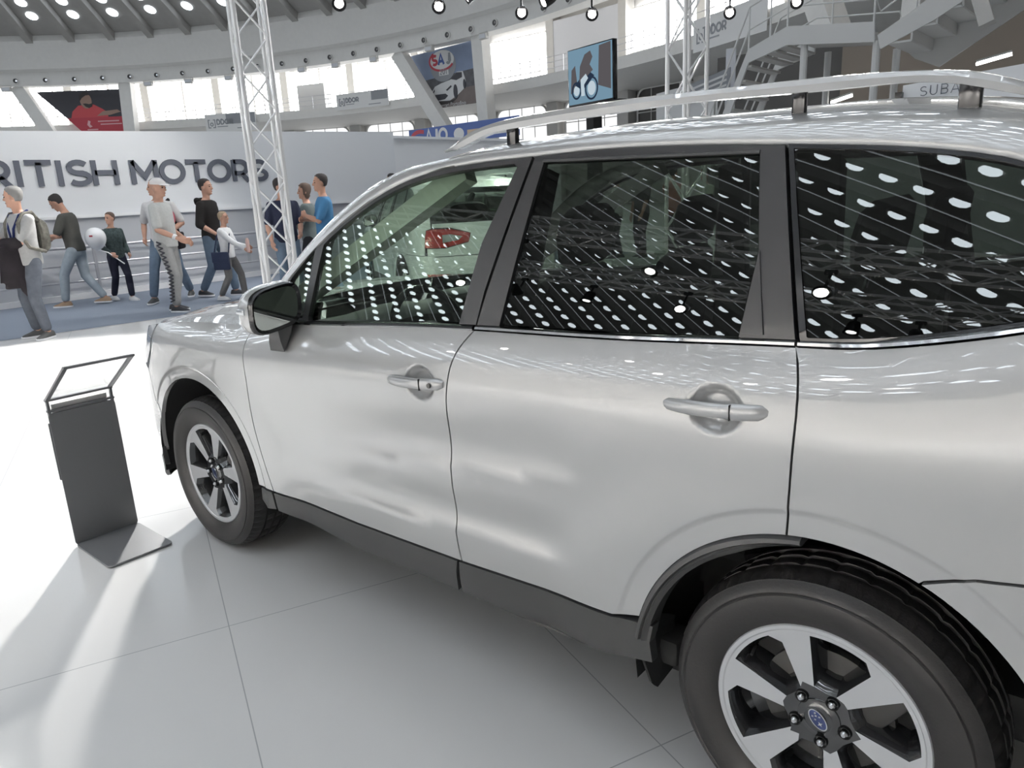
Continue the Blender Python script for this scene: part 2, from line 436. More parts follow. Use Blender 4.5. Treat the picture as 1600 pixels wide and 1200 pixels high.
# front bumper, lamps, grille
panel('front_bumper',arc(-2.64,.345,.447,150,176,12)+[(-3.2,.255),(-3.7,.245),(SF+.001,.24),(SF+.001,.74),(-3.80,.76),(-3.42,.765),(-3.22,.785),(-3.103,.776),(-3.06,.625)],M_paint,car,grid=.05)
panel('bumper_lip',arc(-2.64,.345,.447,174,186,4)+[(-3.2,.20),(-3.7,.185),(SF+.001,.18),(SF+.001,.26),(-3.7,.265),(-3.2,.275)],M_clad,car,off=-.012,grid=.05)
panel('bumper_intake',[(-3.62,.60),(SF+.001,.62),(SF+.001,.36),(-3.70,.37)],M_gloss,car,off=-.004,hem=.01,grid=.06)
for k_ in range(2): ribbon('intake_bar',[(-3.68,.45+.08*k_),(-3.85,.45+.08*k_),(SF+.002,.45+.08*k_)],(.008,.008),M_clad,car,off=-.006)
hl=panel('headlight',[(-2.935,1.004),(-3.2,.962),(-3.45,.915),(-3.78,.895),(-3.78,.79),(-3.42,.775),(-3.22,.795),(-3.11,.80),(-3.04,.865)],M_clearlens,car,grid=.04,off=-.003,hem=.05)
panel('grille',[(-3.79,.895),(SF+.001,.90),(SF+.001,.745),(-3.80,.765)],M_gloss,car,grid=.05,off=.006)
ribbon('grille_bar',[(-3.80,.83),(-3.95,.83),(SF+.002,.83)],(.012,.012),M_chrome,car,off=-.004)
# cladding along the sills: split where the door splits
ctop=[(-2.087,.402),(-1.582,.397),(-1.075,.410)];cbot=[(-2.10,.325),(-1.634,.272),(-1.125,.280)]
for nm,pl,pr in (('sill_cladding',[(-2.085,.400),(-1.582,.395),(-1.085,.408),(-1.100,.36),(-1.112,.283),(-1.634,.272),(-2.07,.325)],fd),
              ('sill_cladding',[(-1.080,.408),(-.51,.438),(-.39,.452),(-.40,.40),(-.392,.345),(-.50,.325),(-.883,.281),(-1.098,.285),(-1.090,.36)],rd),
              ('sill_cladding',[(-2.180,.400),(-2.094,.400),(-2.078,.328),(-2.15,.315),(-2.185,.345)],car)):
    panel(nm,pl,M_clad,pr,off=-.004,hem=.03,grid=.03,gap=.002)
# sills proper (below and behind the cladding)
mb=MB();mb.box((-1.24,.14,.325),(1.75,.10,.08),bev=.02);both(mb.build('sill',M_black,car))
# chrome belt mouldings
for a,b,pr in ((-2.03,-.995,fd),(-.985,-.098,rd),(-.092,.58,car)):
    ribbon('belt_moulding',[(q[0],q[1]+.006) for q in belt(a,b,16)],(.004,.006),M_chrome if pr is not fd else M_gloss,pr,lift=.009,depth=.01)
ribbon('belt_trim',[(q[0],q[1]+.002) for q in belt(-2.03,-.995,16)],(.004,.003),M_chrome,fd,lift=.007,depth=.01)
# upper frames and glass
def nrm(a,b): return None
GLF=[(-1.806,1.113)]+belt(-1.80,-1.058,10,.014)+[(-1.019,1.371),(-.984,1.457),(-.939,1.572)]+drip(-.95,-1.74,16,.022)+[(-1.782,1.355)]
VENT=[(-2.045,1.090),(-1.845,1.108),(-1.832,1.340),(-1.86,1.318),(-1.95,1.235)]
FRU=[(-.993,1.147),(-.974,1.243),(-.885,1.601)]
fdf=panel('front_window_frame',belt(-2.11,-.993,14,.011)+FRU+drip(-.90,-2.08,22,.004),M_pillar,fd,holes=[inset(ccw(GLF),-.002),inset(ccw(VENT),-.002)],grid=.04,hem=.02)
panel('front_window',GLF,M_glass_front,fd,off=.007,hem=.004,grid=.06,back=True)
panel('front_vent_window',VENT,M_glass_front,fd,off=.007,hem=.004,grid=.06,back=True)
GLR=belt(-.900,-.221,8,.014)+[(-.207,1.364),(-.243,1.566)]+[(-.842,1.580)]
rdf=panel('rear_window_frame',belt(-.988,-.097,12,.011)+[(-.188,1.583)]+drip(-.20,-.880,12,.004)+[(-.969,1.243)],M_pillar,rd,holes=[inset(ccw(GLR),-.002)],grid=.04,hem=.02)
panel('rear_window',GLR,M_glass_dark,rd,off=.007,hem=.004,grid=.06,back=True)
panel('corner_trim',[(-.216,1.195),(-.163,1.197),(-.200,1.366),(-.205,1.372)],M_pillar,rd,off=-.004,hem=.02,grid=.03)
GLQ=[(-.080,1.200)]+belt(-.075,.545,12,.016)+[(.575,1.360)]+drip(.56,-.165,16,.010)+[(-.172,1.572)]
panel('quarter_window_seal',belt(-.0925,.59,12,.009)+[(.60,1.345)]+drip(.595,-.18,18,.002)+[(-.186,1.585)],M_gloss,car,off=.001,hem=.02,grid=.05,holes=[inset(ccw(GLQ),.002)])
panel('quarter_window',GLQ,M_glass_dark,car,off=.005,hem=.004,grid=.06,back=True)
# thin bright frame lines round the rear door glass
ribbon('window_seal',[(-.845,1.584),(-.55,1.577),(-.241,1.569)],(.004,.004),M_clad,rd,lift=.004)
# roof side: A pillar strip running back over the roof edge
DS=[-2.24]+list(np.linspace(-2.15,.60,44))
def W(x):
    """roof-side section: from the drip point, in and up"""
    p=S(x,float(DRIPZ(x)),-.002);return p
def rise(x): return float(np.interp(x,[-2.2,-1.8,-1.5,-1.25,-.9,-.4,-.1,.08,.2,.6],[.045,.052,.050,.050,.058,.064,.080,.084,.088,.10]))
def SE(y,y0,H):
    u=min(1,max(0,(y-y0)/(.9-y0)));return H*math.sqrt(max(0,1-(1-u)**3.2))
APE={}
rows=[]
for x in DS:
    p=np.array(W(x));k=float(np.clip((-1.20-x)/.35,0,1));r=rise(x);Hh=1.34*r
    bl=float(sstep(-1.50,-1.20,x));er=r*.80*(1-bl)+SE(p[1]+.045,p[1],Hh)*bl
    e=np.array([p[0]-.045*k,p[1]+.045,p[2]+er]);APE[x]=e
    if x>-1.185: continue
    row=[p+np.array([0,.012,-.012]),p]
    for t in (.04,.12,.25,.42,.62,.82,1.):
        row.append(p+np.array([(e[0]-p[0])*t**.6,(e[1]-p[1])*t,er*t**.5]))
    row.append(e+np.array([0.01,.012,.0]))
    rows.append([tuple(q) for q in row])
rows2=[]
mb=MB();mb.loft(rows,closed=False,cap=False);o=mb.build('windscreen_pillar',M_paint,car,angle=60);both(o)
xs=sorted([x for x in DS if x>-1.26]+[-1.17,-1.0,-.8,-.6]);rr=[]
for i,x in enumerate(xs):
    p=np.array(W(x));Hh=1.34*rise(x);row=[(p[0],p[1]+.012,p[2]-.012)]
    us=list((np.linspace(0,1,22)**2)*.5);us=us+[1-u for u in us[:-1]][::-1]
    fr=float(np.clip((-1.0-x)/.25,0,1));rear=float(np.clip((x-.40)/.2,0,1))
    for u in us:
        y=p[1]+(1.8-2*p[1])*u;ym=min(y,1.8-y);t=abs(2*u-1)
        row.append((x-.10*(1-t*t)**2*fr+.10*(1-t*t)*rear,y,p[2]+SE(ym,p[1],Hh)))
    row.append((p[0],1.8-p[1]-.012,p[2]-.012));rr.append(row)
mb=MB();mb.loft(rr,closed=False,cap=False);mb.build('roof',M_paint,car,angle=75)
mb=MB();mb.loft([[(p[0],p[1]+.0,p[2]-.035) for p in r][8:-8] for r in rr],closed=False,cap=False);mb.build('headliner',M_liner,car,angle=60)
# windscreen
wl=[];ks=[x for x in DS if x<=-1.17]
for x in ks:
    e=APE[x];row=[]
    for u in np.linspace(0,1,17):
        t=2*u-1;row.append((e[0]-.13*(1-t*t)+0.0,e[1]+.01+(1.78-2*e[1])*u,e[2]-.004+.012*(1-t*t)))
    wl.append(row)
mb=MB();mb.loft(wl,closed=False,cap=False);mb.loft([[(p[0]+.004,p[1],p[2]-.004) for p in r] for r in wl],closed=False,cap=False);mb.build('windscreen',M_glass_wind,car,angle=60,fix=False)
# inner A pillar trims and pillars
for a,b,w in (((-2.12,.19,1.10),(-1.20,.30,1.575),.07),((-.93,.13,1.10),(-.90,.27,1.56),.10),((-.10,.13,1.15),(-.15,.27,1.54),.12),((.62,.20,1.25),(.50,.32,1.50),.16)):
    mb=MB();mb.beam(a,b,.05,w,up=(1,0,0));both(mb.build('pillar_trim',M_liner if a[0]<-2 else M_inter,car))
# bonnet
hr=[]
hx=[-2.27,-2.2,-2.1,-2.0+0,-2.2]
hs=list(np.linspace(-2.27,-2.93,12))+[-3.0,-3.1,-3.2,-3.3,-3.42]
HZ=cspline([-3.5,-3.42,-3.2,-2.93,-2.75,-2.52,-2.35,-2.2],[.90,.918,.960,1.009,1.027,1.041,1.048,1.051])
for i,s in enumerate(hs):
    e=S(s,float(HZ(s)),.004);row=[]
    f=float(np.clip((-s-2.9)/.5,0,1))
    nose=-3.40+.0
    for u in np.linspace(0,1,25):
        t=abs(2*u-1);d=(1-t)*(.9-e[1])
        h=.020*min(1,d/.03)+.030*float(sstep(.02,.35,d))+.016*float(sstep(.2,.8,d))
        bow=(.02+.115*f*f)*(1-t**2.5)
        row.append((e[0]-bow-(0.10*(1-t*t) if i==0 else 0)*0,e[1]+(1.8-2*e[1])*u,e[2]-.012+h-(.02*f*f)*(1-t**2)))
    if i==0: row=[(q[0]+.05*(1-abs(2*k/24-1)**2)*-1,q[1],q[2]) for k,q in enumerate(row)]
    hr.append(row)
last=[(q[0]-.012,q[1],q[2]-.03) for q in hr[-1]];hr.append(last)
mb=MB();mb.loft(hr,closed=False,cap=False);mb.build('bonnet',M_paint,car,angle=50)
# cowl between bonnet and windscreen
mb=MB();mb.loft([[(p[0],p[1],p[2]-.012) for p in wl[0]],[(p[0]-.14,p[1],p[2]-.05) for p in wl[0]]],closed=False,cap=False);mb.build('cowl',M_black,car)
# roof rails with three feet each
rt=[(-1.285,1.640,1.634),(-1.235,1.662,1.640),(-1.199,1.679,1.648),(-1.119,1.700,1.671),(-1.019,1.711,1.681),(-.85,1.718,1.687),(-.70,1.722,1.690),(-.5,1.721,1.695),(-.27,1.717,1.690),(-.07,1.712,1.686),(.03,1.705,1.683),(.10,1.697,1.672),(.16,1.683,1.655),(.22,1.66,1.637),(.30,1.632,1.612)]
_f=[cspline([q[0] for q in rt],[q[i] for q in rt]) for i in (1,2)];rt=[(x,float(_f[0](x)),float(_f[1](x))) for x in np.linspace(-1.285,.30,60)]
rings=[]
for x,a,b in rt:
    y=.300 if x<0 else .300+.02*x
    rings.append([(x,y-.014,b),(x,y-.019,b+(a-b)*.5),(x,y-.012,a-.003),(x,y,a),(x,y+.014,a-.004),(x,y+.018,b+(a-b)*.4),(x,y+.012,b)])
mb=MB();mb.loft(rings);rail=mb.build('roof_rail',M_paint,car,angle=40);both(rail)
for fx,w in ((-1.02,.035),(-.20,.03),(.125,.04)):
    zt=float(np.interp(fx,[q[0] for q in rt],[q[2] for q in rt]))
    mb=MB();mb.box((fx,.302,zt-.022),(w,.022,.075),bev=.006);both(mb.build('rail_foot',M_gloss,rail))
# door handles
for (hx,hz),pr,r1 in (((-1.195,.972),fd,.115),((-.247,1.038),rd,.115)):
    mb=MB();rings=[]
    L0,L1=hx-.128,hx+.118
    for k in range(15):
        t=k/14;x=L0+(L1-L0)*t
        out=.030*math.sin(PI*min(1,max(0,(t*.94+.03))))**.55
        hh=.0135+.0035*math.sin(PI*t)+ (.003 if t>.66 else 0)
        if k in (0,14): hh*=.55;out*=.4
        b=float(PROF(zeta(x,hz)));low=float(boff(x-.0,hz+.06))
        z=hz+.014*(t-.5)
        yy=low-out
        th=.012
        rings.append(sellipse(x,yy,z,hh,th,2.6,12,(0,0,1),(0,1,0)))
    mb.loft(rings);o=mb.build('door_handle',M_paint,pr,angle=50);both(o)
    mb=MB();xx=L0+(L1-L0)*.70
    for z0,z1 in ((hz-.016,hz+.020),):
        mb.box((xx,float(boff(xx,hz+.06))-.0365,hz+.003),(.0024,.008,.034))
    both(mb.build('handle_gap',M_black,pr))
    if pr is fd:
        mb=MB();xk=L0+(L1-L0)*.86;mb.lathe([(.0001,-.004),(.007,-.004),(.008,0)],(xk,float(boff(xk,hz+.06))-.034,hz+.005),16)
        mb.build('key_lock',M_steel,pr)
# dark inside skin behind the gaps + door cards
for sname,poly in (('door_card',[(-2.1,.42),(-1.1,.42),(-1.1,1.09),(-2.1,1.04)]),('door_card',[(-1.05,.42),(-.42,.44),(-.30,.80),(-.13,.83),(-.13,1.13),(-1.05,1.10)])):
    panel(sname,poly,M_inter,fd if poly[0][0]<-2 else rd,off=.07,hem=.02,grid=.08,bst=.06,gap=0)
panel('inner_side',[(-2.17,.30),(-.55,.30),(-.45,.55),(-.33,.77),(-.1,.83),(-.1,.95),(-1.05,.95),(-2.17,.95)],M_black,car,off=.045,hem=.005,grid=.1,bst=.08,gap=0)
panel('quarter_trim',[(-.12,.80),(-.11,1.17),(.12,1.19),(.30,1.23),(.60,1.33),(.90,1.30),(.92,.80)],M_inter,car,off=.06,hem=.02,grid=.09,bst=.07,gap=0)
panel('pillar_cover',[(.60,1.30),(.52,1.42),(.44,1.47),(.60,1.50),(.88,1.46),(.95,1.28)],M_inter,car,off=.06,hem=.02,grid=.09,bst=.07,gap=0)
# floor pan and arches
mb=MB();mb.box((-1.3,.9,.27),(2.0,1.5,.06));mb.box((-1.3,.9,.40),(1.6,.3,.25));mb.box((.55,.9,.42),(.6,1.4,.1));mb.box((-3.0,.9,.42),(.7,1.0,.3))
mb.box((0,.9,.44),(1.0,1.02,.12));mb.box((-2.64,.9,.55),(.95,1.02,.5));mb.build('underbody',M_black,car,smooth=False)
for cx,nm in ((-2.64,'wheel_arch_liner'),(0,'wheel_arch_liner')):
    mb=MB();rg=[]
    for k in range(25):
        a=math.radians(-10+200*k/24);rg.append([(cx+.455*math.cos(a),y,.345+.455*math.sin(a)) for y in (.030,.2,.42)])
    mb.loft(rg,closed=False,cap=False);c0=len(mb.v)
    mb.add([(cx+.455*math.cos(math.radians(-10+200*k/24)),.42,.345+.455*math.sin(math.radians(-10+200*k/24))) for k in range(25)],[tuple(range(25))])
    both(mb.build(nm,M_black,car))
# rear arch moulding (front half only) and mud flaps
path=arc(0,.345,.440,96,172,22)
rings=[]
for i,(x,z) in enumerate(path):
    k=min(1,i/6.);dx,dz=(x)/.44,(z-.345)/.44;w=.010+.016*k
    ring=[]
    for a,h in ((.008,.0),(.004,-.012),(-w*.25,-.016),(-w*.4,-.009),(-w*.6,-.014),(-w,-.004),(-w,.05),(.008,.03)):
        sx,sz=x+dx*a,z+dz*a;b=float(boff(np.array(x+dx*.01),np.array(z+dz*.01)));ring.append((sx,b+h,sz))
    rings.append(ring)
mb=MB();mb.loft(rings);both(mb.build('arch_moulding',M_clad,car,angle=40))
mb=MB();mb.add([(-.433,.05,.46),(-.425,.03,.32),(-.413,.045,.255),(-.408,.065,.235),(-.405,.14,.25),(-.41,.16,.40),(-.442,.06,.46),(-.437,.035,.32),(-.425,.05,.255),(-.417,.065,.235),(-.415,.14,.25),(-.42,.16,.40)],
   [(0,1,2,3,4,5),(11,10,9,8,7,6)]+[(i,(i+1)%6,(i+1)%6+6,i+6) for i in range(6)]);both(mb.build('mud_flap',M_black,car,smooth=False))
# ------------------------------------------------------------------ wheels
def make_wheel(cx, cy, phase, lugp, sgn=1):
    w=bpy.data.objects.new('wheel',None);w.location=(cx,cy,.345);link(w,car)
    NT=180
    prof=[(.214,.026),(.229,.014),(.236,.006),(.256,-.004),(.276,-.010),(.292,-.012),(.306,-.010),(.309,-.006),(.313,-.008),(.324,-.003),(.333,.008),(.336,.010),(.3365,.016),(.343,.030),(.3465,.045),(.348,.058),(.348,.0605),(.340,.062),(.340,.070),(.348,.0715),(.349,.100),(.340,.102),(.340,.112),(.349,.114),(.3485,.140),(.340,.142),(.340,.150),(.348,.152),(.345,.180),(.336,.200),(.306,.212),(.27,.210),(.229,.196),(.214,.186)]
    def mod(r,a,k,i):
        if k%3==0 and (.3362<r<.3476) and (.014<a<.059 or .151<a<.19): return r-.006
        if k%6==3 and .071<a<.141 and r>.345: return r-.005
        return r
    mb=MB();mb.lathe(prof,(0,0,0),NT,mod=mod);mb.build('tyre',M_rubber,w,angle=28)
    # face plate
    Rf=.2165
    outer=[(Rf*math.cos(2*PI*k/120),Rf*math.sin(2*PI*k/120)) for k in range(120)]
    pockets=[]
    def pol(c,a,r): t=math.radians(c+a);return (r*math.cos(t),r*math.sin(t))
    for k in range(6):
        c=phase+60*k;pk=[pol(c,20.5-33*j/8,.2075) for j in range(9)]+[pol(c,-19.5,.186),pol(c,-13,.077),pol(c,4,.070),pol(c,24,.077)]
        pockets.append(ccw(pk))
    def dep(r): return .012+.020*(1-min(1,r/.216))**.8
    V,F,loops=tri2d(ccw(outer),pockets,.02,.012)
    mb=MB();vs=[(x,dep(math.hypot(x,y)),y) for x,y in V]
    mb.cur=0;mb.add(vs,[])
    hubr=.080
    for f in F:
        c=[sum(V[i][0] for i in f)/3,sum(V[i][1] for i in f)/3];mb.f.append(f);mb.m.append(1 if math.hypot(*c)<hubr else 0)
    for h in loops[1:]:
        P=[V[i] for i in h];cx_=sum(p[0] for p in P)/len(P);cy_=sum(p[1] for p in P)/len(P);n=len(P)
        r0=[(x,dep(math.hypot(x,y)),y) for x,y in P]
        def shr(k,d): return [(cx_+(x-cx_)*k,dep(math.hypot(x,y))+d,cy_+(y-cy_)*k) for x,y in P]
        mb.cur=1;mb.loft([r0,shr(.965,.004),shr(.90,.009),shr(.72,.036),shr(.66,.075)],cap=False)
    mb.cur=0
    mb.lathe([(.2165,.012),(.2195,.0095),(.2285,.0085),(.231,.0115),(.230,.03),(.214,.034),(.206,.05),(.204,.19)],(0,0,0),120)
    mb.build('rim',[M_mach,M_darkalloy],w,angle=30)
    mb=MB();mb.lathe([(.0001,.035),(.030,.034),(.034,.037),(.046,.038),(.050,.046),(.052,.06)],(0,-.012,0),48);cap=mb.build('center_cap',M_darkalloy,w)
    # oval emblem: silver ring, blue field, six stars
    ca,sa=math.cos(math.radians(-50)),math.sin(math.radians(-50))
    def em(u,v,y): return (u*ca-v*sa,y,u*sa+v*ca)
    mb=MB();rings=[]
    for k in range(40):
        t=2*PI*k/40;c,s_=math.cos(t),math.sin(t);rings.append([em(a*c,b*s_,y) for a,b,y in ((.0270,.0165,.0225),(.0268,.0163,.0195),(.0245,.0142,.0195),(.0243,.0140,.0225))])
    m=4;vs=[p for r in rings for p in r];mb.add(vs,[(k*m+i,((k+1)%40)*m+i,((k+1)%40)*m+i+1,k*m+i+1) for k in range(40) for i in range(3)]);mb.build('emblem_ring',M_chrome,cap)
    mb=MB();mb.add([em(.0245*math.cos(2*PI*k/40),.0142*math.sin(2*PI*k/40),.0212) for k in range(40)],[tuple(range(40))]);mb.build('emblem_field',M_blue,cap)
    mb=MB()
    for (u,v,r) in ((.011,-.002,.0065),(-.004,.007,.0038),(-.009,.001,.0038),(-.0155,.0035,.0034),(-.011,-.0065,.0034),(-.002,-.0055,.0034)):
        pts=[]
        for k in range(8):
            t=PI*k/4;q=r if k%2==0 else r*.35;pts.append(em(u+q*math.cos(t),v+q*math.sin(t),.0205))
        mb.add(pts,[tuple(range(8))])
    mb.build('emblem_stars',M_chrome,cap,smooth=False)
    for k in range(5):
        t=math.radians(lugp+72*k);x,z=.057*math.cos(t),.057*math.sin(t)
        mb=MB();mb.cur=0;mb.lathe([(.0001,.013),(.004,.0135),(.0075,.017),(.009,.022),(.009,.032)],(x,0,z),18)
        mb.cur=1;mb.lathe([(.0145,.0225),(.0135,.0215),(.0118,.024),(.0112,.034)],(x,0,z),24);mb.build('lug_nut',[M_chrome,M_black],w)
    mb=MB();mb.lathe([(.06,.075),(.145,.075),(.145,.095),(.06,.095)],(0,0,0),48);mb.build('brake_disc',M_steel,w)
    mb=MB();mb.box((.11,.085,.07),(.09,.06,.14),Matrix.Rotation(.6,3,'Y'),bev=.012);mb.build('brake_caliper',M_steel,w)
    t=math.radians(phase+120+9);mb=MB();mb.tube([(.192*math.cos(t),.052,.192*math.sin(t)),(.186*math.cos(t),.016,.186*math.sin(t))],.0035,8);mb.build('valve',M_black,w)
    return w
def mirror_wheel(w,x):
    o=bpy.data.objects.new('wheel',None);o.location=(x,1.8-.03,.345);o.rotation_euler=(0,0,PI);link(o,car)
    for ch in w.children:
        c=ch.copy();COL.objects.link(c);c.parent=o
        for g in ch.children:
            d=g.copy();COL.objects.link(d);d.parent=c
wr=make_wheel(0,.03,47-30,62);wf=make_wheel(-2.64,.03,10-30+0,40)
mirror_wheel(wr,0);mirror_wheel(wf,-2.64)
# ------------------------------------------------------------------ door mirrors
def ms(cy,cz,a,b,x,e=3.2,n=28,skew=0.):
    return sellipse(x,cy,cz,a,b,e,n,(0,1,skew),(0,0,1))
mb=MB();MX=-1.83;cy,cz=-.035,1.158
mb.loft([ms(cy,cz,.100,.078,MX-.002,3.4,skew=.16),ms(cy,cz,.104,.082,MX-.03,3.2,skew=.16),ms(cy,cz,.100,.079,MX-.07,3.0,skew=.16),ms(cy+.006,cz-.002,.086,.066,MX-.11,2.8,skew=.16),ms(cy+.012,cz-.004,.05,.036,MX-.135,2.4,skew=.16)])
mir=mb.build('side_mirror',M_paint,car,angle=50);both(mir)
mb=MB();mb.loft([ms(cy,cz,.086,.064,MX+.004,3.4,skew=.16),ms(cy,cz,.096,.074,MX+.012,3.4,skew=.16),ms(cy,cz,.101,.079,MX+.002,3.4,skew=.16),ms(cy,cz,.101,.079,MX-.012,3.4,skew=.16)],cap=False);both(mb.build('mirror_bezel',M_gloss,mir))
mb=MB();mb.loft([ms(cy,cz,.090,.068,MX+.004,3.4,skew=.16),ms(cy,cz,.090,.068,MX-.001,3.4,skew=.16)]);g=mb.build('mirror_glass',M_mirror,mir,angle=30);both(g)
mb=MB();mb.box((MX-.05,cy-.100,cz-.002),(.05,.016,.022),bev=.006);both(mb.build('turn_signal',M_clearlens,mir))
mb=MB();mb.loft([[(-1.985,.05,1.020),(-1.965,.005,.988),(-1.872,.003,.992),(-1.842,.020,1.060),(-1.88,.06,1.095),(-1.95,.07,1.085)],
 [(-1.95,.02,1.05),(-1.94,-.012,1.028),(-1.865,-.012,1.035),(-1.845,.03,1.09),(-1.87,.055,1.105),(-1.93,.06,1.10)],
 [(-1.92,.01,1.09),(-1.91,-.02,1.08),(-1.86,-.02,1.08),(-1.85,-.01,1.11),(-1.86,.03,1.12),(-1.91,.03,1.12)]]);both(mb.build('mirror_foot',M_clad,mir,angle=30))
# ------------------------------------------------------------------ interior
def seat(cx,cy,bench=1.):
    s=bpy.data.objects.new('seat',None);s.location=(cx,cy,0);link(s,car)
    w=.25*bench
    mb=MB();mb.loft([sellipse(x,0,z,w*k,h,3.2,20,(0,1,0),(0,0,1)) for x,z,k,h in ((-.30,.60,.8,.05),(-.27,.605,.98,.075),(0,.58,1.,.085),(.22,.56,.98,.08),(.26,.56,.9,.06))]);mb.build('seat_cushion',M_seat,s)
    mb=MB();mb.loft([sellipse(x,0,z,w*k,h,3.0,20,(0,1,0),(1,0,.25)) for x,z,k,h in ((.20,.55,.9,.07),(.22,.62,1.,.085),(.30,.90,1.,.08),(.36,1.12,.92,.07),(.395,1.23,.72,.055),(.405,1.265,.5,.03))]);mb.build('backrest',M_seat,s)
    for dy in ((0,) if bench<1.5 else (-.37,.37)):
        mb=MB();mb.loft([sellipse(.425+k,dy,z,a,h,2.8,18,(0,1,0),(1,0,.2)) for k,z,a,h in ((0,1.275,.08,.03),(0,1.29,.115,.045),(.005,1.37,.125,.055),(.015,1.43,.115,.05),(.02,1.455,.08,.03))]);hd=mb.build('headrest',M_seat,s)
        mb=MB();mb.tube([(.40,dy-.04,1.20),(.425,dy-.04,1.30)],.006);mb.tube([(.40,dy+.04,1.20),(.425,dy+.04,1.30)],.006);mb.build('headrest_post',M_chrome,hd)
    return s
seat(-1.36,.53);seat(-1.36,1.27);seat(-.50,.9,2.5)
mb=MB()
dr=[]
for y in np.linspace(.17,1.63,15):
    b=.03*math.exp(-((y-.53)/.17)**2)
    dr.append([(-2.20,y,1.02),(-2.05,y,1.045),(-1.92,y,1.06+b),(-1.80,y,1.055+b),(-1.75,y,1.02+b),(-1.74,y,.93),(-1.70,y,.85),(-1.72,y,.70),(-1.9,y,.5),(-2.2,y,.5)])
mb.loft(dr);dash=mb.build('dashboard',M_inter,car,angle=40)
mb=MB();mb.box((-1.80,.9,1.085),(.16,.34,.05),bev=.02);mb.build('display_hood',M_inter,dash)
mb=MB();mb.box((-1.735,.9,.95),(.03,.30,.14),bev=.01);mb.build('centre_stack',M_gloss,dash)
for yy in (.80,1.0):
    mb=MB();mb.box((-1.733,yy,1.03),(.012,.10,.05),bev=.004);mb.build('air_vent',M_chrome,dash)
mb=MB();mb.box((-1.35,.9,.58),(.8,.2,.22),bev=.03);mb.build('centre_console',M_inter,car)
# steering wheel
sw=bpy.data.objects.new('steering_wheel',None);sw.location=(-1.66,.53,.985);sw.rotation_euler=(0,math.radians(-24),0);link(sw,car)
mb=MB();n=40;rg=[]
for k in range(n):
    t=2*PI*k/n;rg.append([(.016*math.cos(a)*1.0,(.185+.016*math.sin(a))*math.cos(t),(.185+.016*math.sin(a))*math.sin(t)) for a in [2*PI*j/8 for j in range(8)]])
rg.append(rg[0]);mb.loft(rg,cap=False);mb.build('steering_rim',M_gloss,sw)
mb=MB();mb.loft([sellipse(x,0,-.01,a,b,2.6,18,(0,1,0),(0,0,1)) for x,a,b in ((-.05,.06,.06),(-.01,.075,.065),(.012,.06,.05),(.018,.03,.03))]);mb.build('steering_hub',M_inter,sw)
for q in ((-.17,.0),(.17,.0),(0,-.17)):
    mb=MB();mb.beam((-.015,0,-.01),(-.004,q[0],q[1]),.03,.018,up=(1,0,0));mb.build('steering_spoke',M_steel,sw)
mb=MB();mb.tube([(-.03,0,0),(-.25,0,-.02)],.035,10);mb.build('steering_column',M_inter,sw)
# inside mirror
mb=MB();mb.loft([sellipse(x,.72,1.438,a,b,3.,20,(.25,.97,0),(0,0,1)) for x,a,b in ((-1.645,.095,.034),(-1.63,.10,.038),(-1.61,.09,.03))]);rm=mb.build('rear_view_mirror',M_black,car)
mb=MB();mb.tube([(-1.64,.73,1.45),(-1.66,.80,1.50)],.012,8);mb.build('mirror_stalk',M_black,rm)
# ================================================================== THE HALL
RC=(-41.27,-6.53)     # centre of the round hall
def P_(ang,R,z): t=math.radians(ang);return (RC[0]+R*math.cos(t),RC[1]+R*math.sin(t),z)
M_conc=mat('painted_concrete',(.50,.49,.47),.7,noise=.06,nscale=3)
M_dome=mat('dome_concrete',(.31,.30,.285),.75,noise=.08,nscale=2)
M_gal=mat('gallery_plaster',(.62,.61,.59),.7,noise=.05,nscale=3)
M_dark=mat('dark_backdrop',(.10,.095,.09),.8)
M_brown=mat('brown_panel',(.24,.20,.165),.6)
M_alu=mat('truss_aluminium',(.74,.74,.745),.32,.35)
M_whitewall=mat('white_panel',(.80,.81,.83),.45)
M_greywall=mat('grey_panel',(.56,.57,.60),.5)
M_trimw=mat('white_trim',(.85,.85,.86),.4)
M_letter=mat('slate_letter',(.115,.125,.155),.45)
M_rail=mat('railing_grey',(.50,.50,.53),.35,.5)
M_carpet=mat('blue_grey_carpet',(.225,.255,.31),.95,noise=.12,nscale=60)
M_stair=mat('stair_white',(.62,.62,.61),.5)
M_banner=mat('banner_white',(.62,.62,.62),.6)
M_bannergrey=mat('banner_grey',(.25,.26,.28),.6)
M_txt=mat('banner_text',(.22,.23,.25),.6)
M_pane=emis('daylight_pane',(.98,.99,1.0),4.2);M_pane2=emis('frosted_pane',(.95,.96,.97),.42)
M_sky=emis('skylight_pane',(.84,.92,1.0),3.3)
M_rib_glint=emis('rib_glint_glow',(.85,.92,1.0),.7)
M_lampe=emis('lamp_face',(1.,.97,.93),8.)
M_tube=emis('tube_lamp',(1.,.96,.9),6.)
